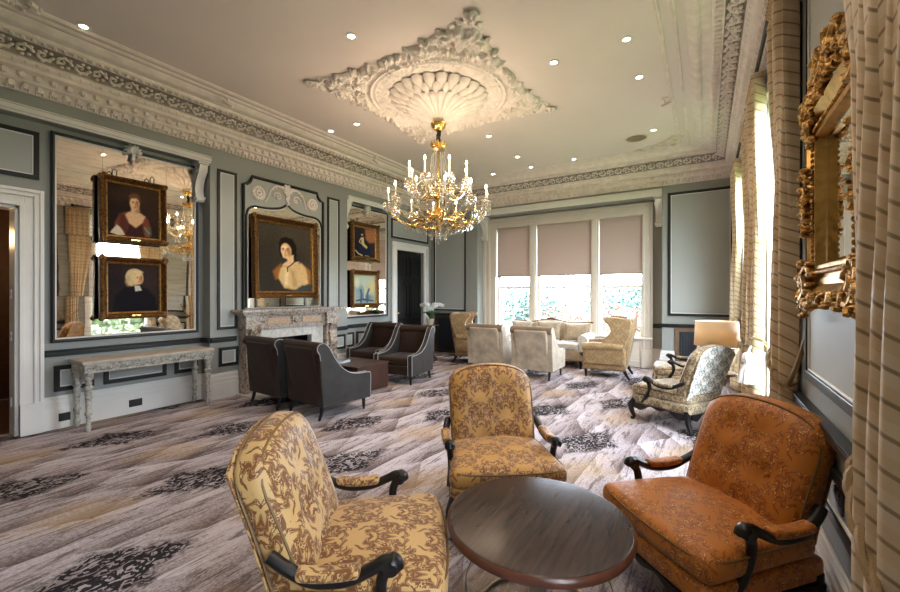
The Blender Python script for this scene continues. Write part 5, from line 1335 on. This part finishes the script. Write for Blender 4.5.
for k in range(16):
    a = 2*PI*k/16; strand(g, [Vector((lerp(.075,.115,q/24)*cos(a), lerp(.075,.115,q/24)*sin(a), lerp(3.345,2.97,q/24))) for q in range(25)], .0105, .015)
for k in range(14):
    a = 2*PI*k/14; strand(g, [Vector((lerp(.115,.02,q/10)*cos(a), lerp(.115,.02,q/10)*sin(a), 2.97-.10*sin(PI/2*q/10))) for q in range(11)], .007, .016)
for k in range(18): a = 2*PI*k/18; drop(g, (.118*cos(a), .118*sin(a), 2.965), .07)
g.build('crystal_cascade', M['crystal'], t)
def arm_set(n, R, zhub, zdip, zcup, hc, off, rin):
    armm = MB(); p = bez([(rin,0,zhub),(R*.35,0,zdip+.02),(R*.62,0,zdip),(R*.90,0,lerp(zdip,zcup,.42)),(R,0,zcup-.015)], 6); armm.tube(p, [.010-.003*i/len(p) for i in range(len(p))], 7)
    armm.tube([(R*.42+.07*math.exp(-.12*k)*cos(.5*k), 0, zdip+.10+.06*math.exp(-.12*k)*sin(.5*k)) for k in range(14)], .006, 5)
    armm.lathe([(.006,-.02),(.016,-.012),(.010,-.004),(.010,.0)], 10, (R,0,zcup))
    pan = MB(); pan.lathe([(.008,-.004),(.030,.0),(.052,.014),(.050,.017),(.028,.005),(.008,.003)], 18, (R,0,zcup), cap=False)
    sock = MB(); sock.lathe([(.009,.0),(.016,.012),(.017,.035),(.014,.04)], 10, (R,0,zcup))
    can = MB(); can.lathe([(.0105,.03),(.0105,.03+hc)], 10, (R,0,zcup))
    bl = MB(); bl.lathe([(.004,.0),(.010,.012),(.0115,.022),(.007,.042),(.001,.058)], 10, (R,0,zcup+.03+hc))
    dr = MB()
    for k in range(10):
        a = 2*PI*k/10; dr_p = (R+.052*cos(a), .052*sin(a), zcup+.006); drop(dr, dr_p, .075+.03*(k % 2 == 0), .014)
    for k in range(3):
        a = 2*PI*k/3+.4; q0 = Vector((R+.04*cos(a), .04*sin(a), zcup-.05)); q1 = Vector((R*.75, 0, zdip+.02)); strand(dr, [q0.lerp(q1, q/12)-Vector((0,0,.03*sin(PI*q/12))) for q in range(13)], .006, .016)
    first = None
    for i in range(n):
        rz = 2*PI*(i+off)/n
        if first is None:
            a = armm.build('arm', M['brass'], t); b = [pan.build('drip_pan', M['crystal'], a), sock.build('candle_cup', M['brass'], a), can.build('candle', M['candle'], a), bl.build('flame_bulb', M['bulb'], a), dr.build('crystal_drops', M['crystal'], a)]; first = a
        else: a = copy_tree(first, t)
        a.rotation_euler = (0,0,rz)
arm_set(12, .635, 2.50, 2.385, 2.63, .125, .35, .09)
arm_set(8, .385, 2.74, 2.72, 2.92, .155, .2, .04)
# bead swags between the arms and the lower basket
g = MB()
for (n, R, z, off, sag) in ((12,.62,2.60,.35,.10),(8,.37,2.90,.2,.10)):
    for i in range(n):
        a0, a1 = 2*PI*(i+off)/n, 2*PI*(i+1+off)/n
        A, B = Vector((R*cos(a0), R*sin(a0), z)), Vector((R*cos(a1), R*sin(a1), z))
        strand(g, [A.lerp(B, q/30)-Vector((0,0,sag*sin(PI*q/30))) for q in range(31)], .0065, .015)
        C = Vector((.12*cos(a0), .12*sin(a0), z+.28)); strand(g, [A.lerp(C, q/36)-Vector((0,0,.13*sin(PI*q/36))) for q in range(37)], .0055, .015)
g.build('bead_swags', M['crystal'], t)
g = MB()
for k in range(14):
    a = 2*PI*k/14; strand(g, [Vector(((.40*cos(PI/2*q/20)+.02)*cos(a), (.40*cos(PI/2*q/20)+.02)*sin(a), 2.42-.16*sin(PI/2*q/20))) for q in range(21)], .0065, .016)
g.build('crystal_basket', M['crystal'], t)
g = MB(); g.ell((0,0,2.24), (.035,.035,.04), 8, 6); drop(g, (0,0,2.20), .07, .016); g.build('crystal_finial', M['crystal'], t)
g = MB()
for k in range(6):
    a = 2*PI*(k+.3)/6
    for q in range(7): b = a+(q-3)*.09; g.ell((.36*cos(b), .36*sin(b), 2.40-.006*abs(q-3)), (.032,.032,.018), 7, 5)
g.tube([(.40*cos(2*PI*k/48), .40*sin(2*PI*k/48), 2.415) for k in range(48)], .010, 6, True); g.build('gilt_leaf_ring', M['brass'], t)
d1_ = None
for R_, n_, z_ in ((.43,24,2.41),(.10,10,2.28)):
    for k in range(n_):
        a = 2*PI*k/n_
        if d1_ is None: g = MB(); drop(g, (0,0,0), .09, .013); d1_ = g.build('crystal_drop', M['crystal'], t); q = d1_
        else: q = copy_tree(d1_, t)
        q.location = (R_*cos(a), R_*sin(a), z_)
for k in range(6):
    l = bpy.data.lights.new('chandelier_glow', 'POINT'); l.energy = 8; l.color = (1,.77,.54); l.shadow_soft_size = .04
    o = bpy.data.objects.new('chandelier_glow', l); COL.objects.link(o); a = 2*PI*k/6+.2; o.location = (RX+.50*cos(a), RY+.50*sin(a), 2.98)

# ------------------------------------------------------------------ ceiling fittings
DL = [(-2.95,2.85,'recessed ceiling downlight on the camera side of the ceiling rose'),(-1.41,4.36,'recessed ceiling downlight just right of the ceiling rose'),(-.67,4.35,'recessed ceiling downlight nearer the camera of the two by the right border moulding'),
      (-.66,5.19,'recessed ceiling downlight by the right border moulding, beyond the first one there'),(-4.41,4.37,'recessed ceiling downlight between the ceiling rose and its neighbour by the left border'),(-4.94,4.34,'recessed ceiling downlight by the left border, left of the ceiling rose'),
      (-2.95,5.84,'recessed ceiling downlight beyond the ceiling rose, right of the chandelier'),(-4.99,1.39,'recessed ceiling downlight at the near left, above the large mirror'),
      (-2.95,7.0,'recessed ceiling downlight second in the row from the ceiling rose to the triple window'),(-2.96,7.71,'middle one of three recessed downlights along the far border moulding'),
      (-3.81,7.73,'left one of three recessed downlights along the far border moulding'),(-2.10,7.69,'right one of three recessed downlights along the far border moulding'),(-.69,6.98,'recessed ceiling downlight beside the round ceiling speaker')]
d0 = None
for i, (x, y, lab) in enumerate(DL):
    if d0 is None:
        d0 = thing('ceiling_downlight', lab, 'ceiling light', (x, y, ZC), 0, 'recessed downlights')
        g = MB(); g.lathe([(.032,-.001),(.056,-.001),(.058,-.006),(.052,-.010),(.034,-.008)], 24, cap=False); g.build('trim_ring', M['white'], d0)
        g = MB(); g.lathe([(0,-.004),(.028,-.0045),(.033,-.003)], 20, cap=False); g.build('light_lens', M['led'], d0)
    else: dup(d0, lab, (x, y, ZC))
    l = bpy.data.lights.new('downlight_or_fill_beam', 'SPOT'); l.energy = 34; l.color = (1,.84,.70); l.spot_size = math.radians(105); l.spot_blend = .8; l.shadow_soft_size = .04
    o = bpy.data.objects.new('downlight_or_fill_beam', l); COL.objects.link(o); o.location = (x, y, ZC-.03)
t = thing('ceiling_speaker', 'round flush grey speaker grille in the ceiling near the far right corner', 'speaker', (-.96, 7.19, ZC))
g = MB(); g.lathe([(0,-.010),(.15,-.010),(.155,-.008)], 36, cap=False); g.build('speaker_grille', M['taupe_v'], t)
g = MB(); g.lathe([(.152,-.012),(.172,-.010),(.175,-.001)], 36, cap=False); g.build('speaker_rim', M['ceil'], t)
SP = [(-.45,5.93,2.2,'small white ceiling spotlight on the right border moulding'),(-.47,7.62,2.6,'small white ceiling spotlight at the far right corner of the border'),(-5.22,2.89,-.6,'small ceiling spotlight on the left border moulding above the large mirror'),(-5.16,5.6,-.6,'small ceiling spotlight on the left border moulding above the fireplace')]
for x, y, rz, lab in SP:
    t = thing('ceiling_spotlight', lab, 'spotlight', (x, y, ZC), rz, 'small spotlights on the ceiling border')
    g = MB(); g.lathe([(.04,-.001),(.04,-.02),(.012,-.025),(.012,-.07)], 16); g.build('spot_base', M['plaster'], t)
    g = MB(); g.lathe([(.030,-.07),(.034,-.03),(.034,.05),(.028,.065)], 16); g.xf(lambda a, b, c: (a, b*.5+c*.86, b*-.86*-1*.5-.09-c*.45)); g.build('spot_head', M['plaster'], t)

# ------------------------------------------------------------------ light
for x, y in ((-.42,1.0),(-.67,1.9),(-.67,2.9),(-2.95,1.2),(-4.95,2.85)):     # added fill spots without fittings, out of view, to brighten curtain and armchair
    l = bpy.data.lights.new('downlight_or_fill_beam', 'SPOT'); l.energy = 34; l.color = (1,.84,.70); l.spot_size = math.radians(105); l.spot_blend = .8; l.shadow_soft_size = .04
    o = bpy.data.objects.new('downlight_or_fill_beam', l); COL.objects.link(o); o.location = (x, y, ZC-.03)
W = bpy.data.worlds.new('World'); scene.world = W; W.use_nodes = True
bg = W.node_tree.nodes['Background']; bg.inputs[0].default_value = (.74,.86,1.0,1); bg.inputs[1].default_value = 23.0
sun = bpy.data.lights.new('sun', 'SUN'); sun.energy = 5; sun.angle = .02; sun.color = (1,.95,.86)
o = bpy.data.objects.new('sun', sun); COL.objects.link(o); o.rotation_euler = (math.radians(14), math.radians(-40), 0)
def portal(loc, rot, sx, sy):
    l = bpy.data.lights.new('sky_portal', 'AREA'); l.shape = 'RECTANGLE'; l.size = sx; l.size_y = sy; l.cycles.is_portal = True
    o = bpy.data.objects.new('sky_portal', l); COL.objects.link(o); o.location = loc; o.rotation_euler = rot
portal((-2.75, YR+.24, 1.27), (-PI/2,0,0), 3.4, 1.35)
for a, b in RW: portal((XR+.24, (a+b)/2, 1.87), (0,PI/2,0), 2.9, b-a)
for (x, y, z, e) in ((-7.4, .9, 2.2, 18), (-7.4, 2.3, 1.9, 10)):
    l = bpy.data.lights.new('hall_light', 'POINT'); l.energy = e; l.color = (1,.62,.28); l.shadow_soft_size = .08; o = bpy.data.objects.new('hall_light', l); COL.objects.link(o); o.location = (x, y, z)

# ------------------------------------------------------------------ camera
cam = bpy.data.cameras.new('camera'); cam.sensor_width = 36; cam.lens = 36*405/900; cam.shift_y = -2/900; cam.clip_start = .02; cam.clip_end = 300
o = bpy.data.objects.new('camera', cam); COL.objects.link(o); o.location = (0,0,1.5); o.rotation_euler = (PI/2, 0, math.atan2(256,405)); scene.camera = o
vs = scene.view_settings; vs.view_transform = 'Standard'; vs.look = 'None'; vs.gamma = 1; vs.use_curve_mapping = False; vs.exposure = .48
scene.cycles.max_bounces = 10; scene.cycles.transparent_max_bounces = 24; scene.cycles.caustics_reflective = False; scene.cycles.caustics_refractive = False
scene.cycles.sample_clamp_indirect = 6
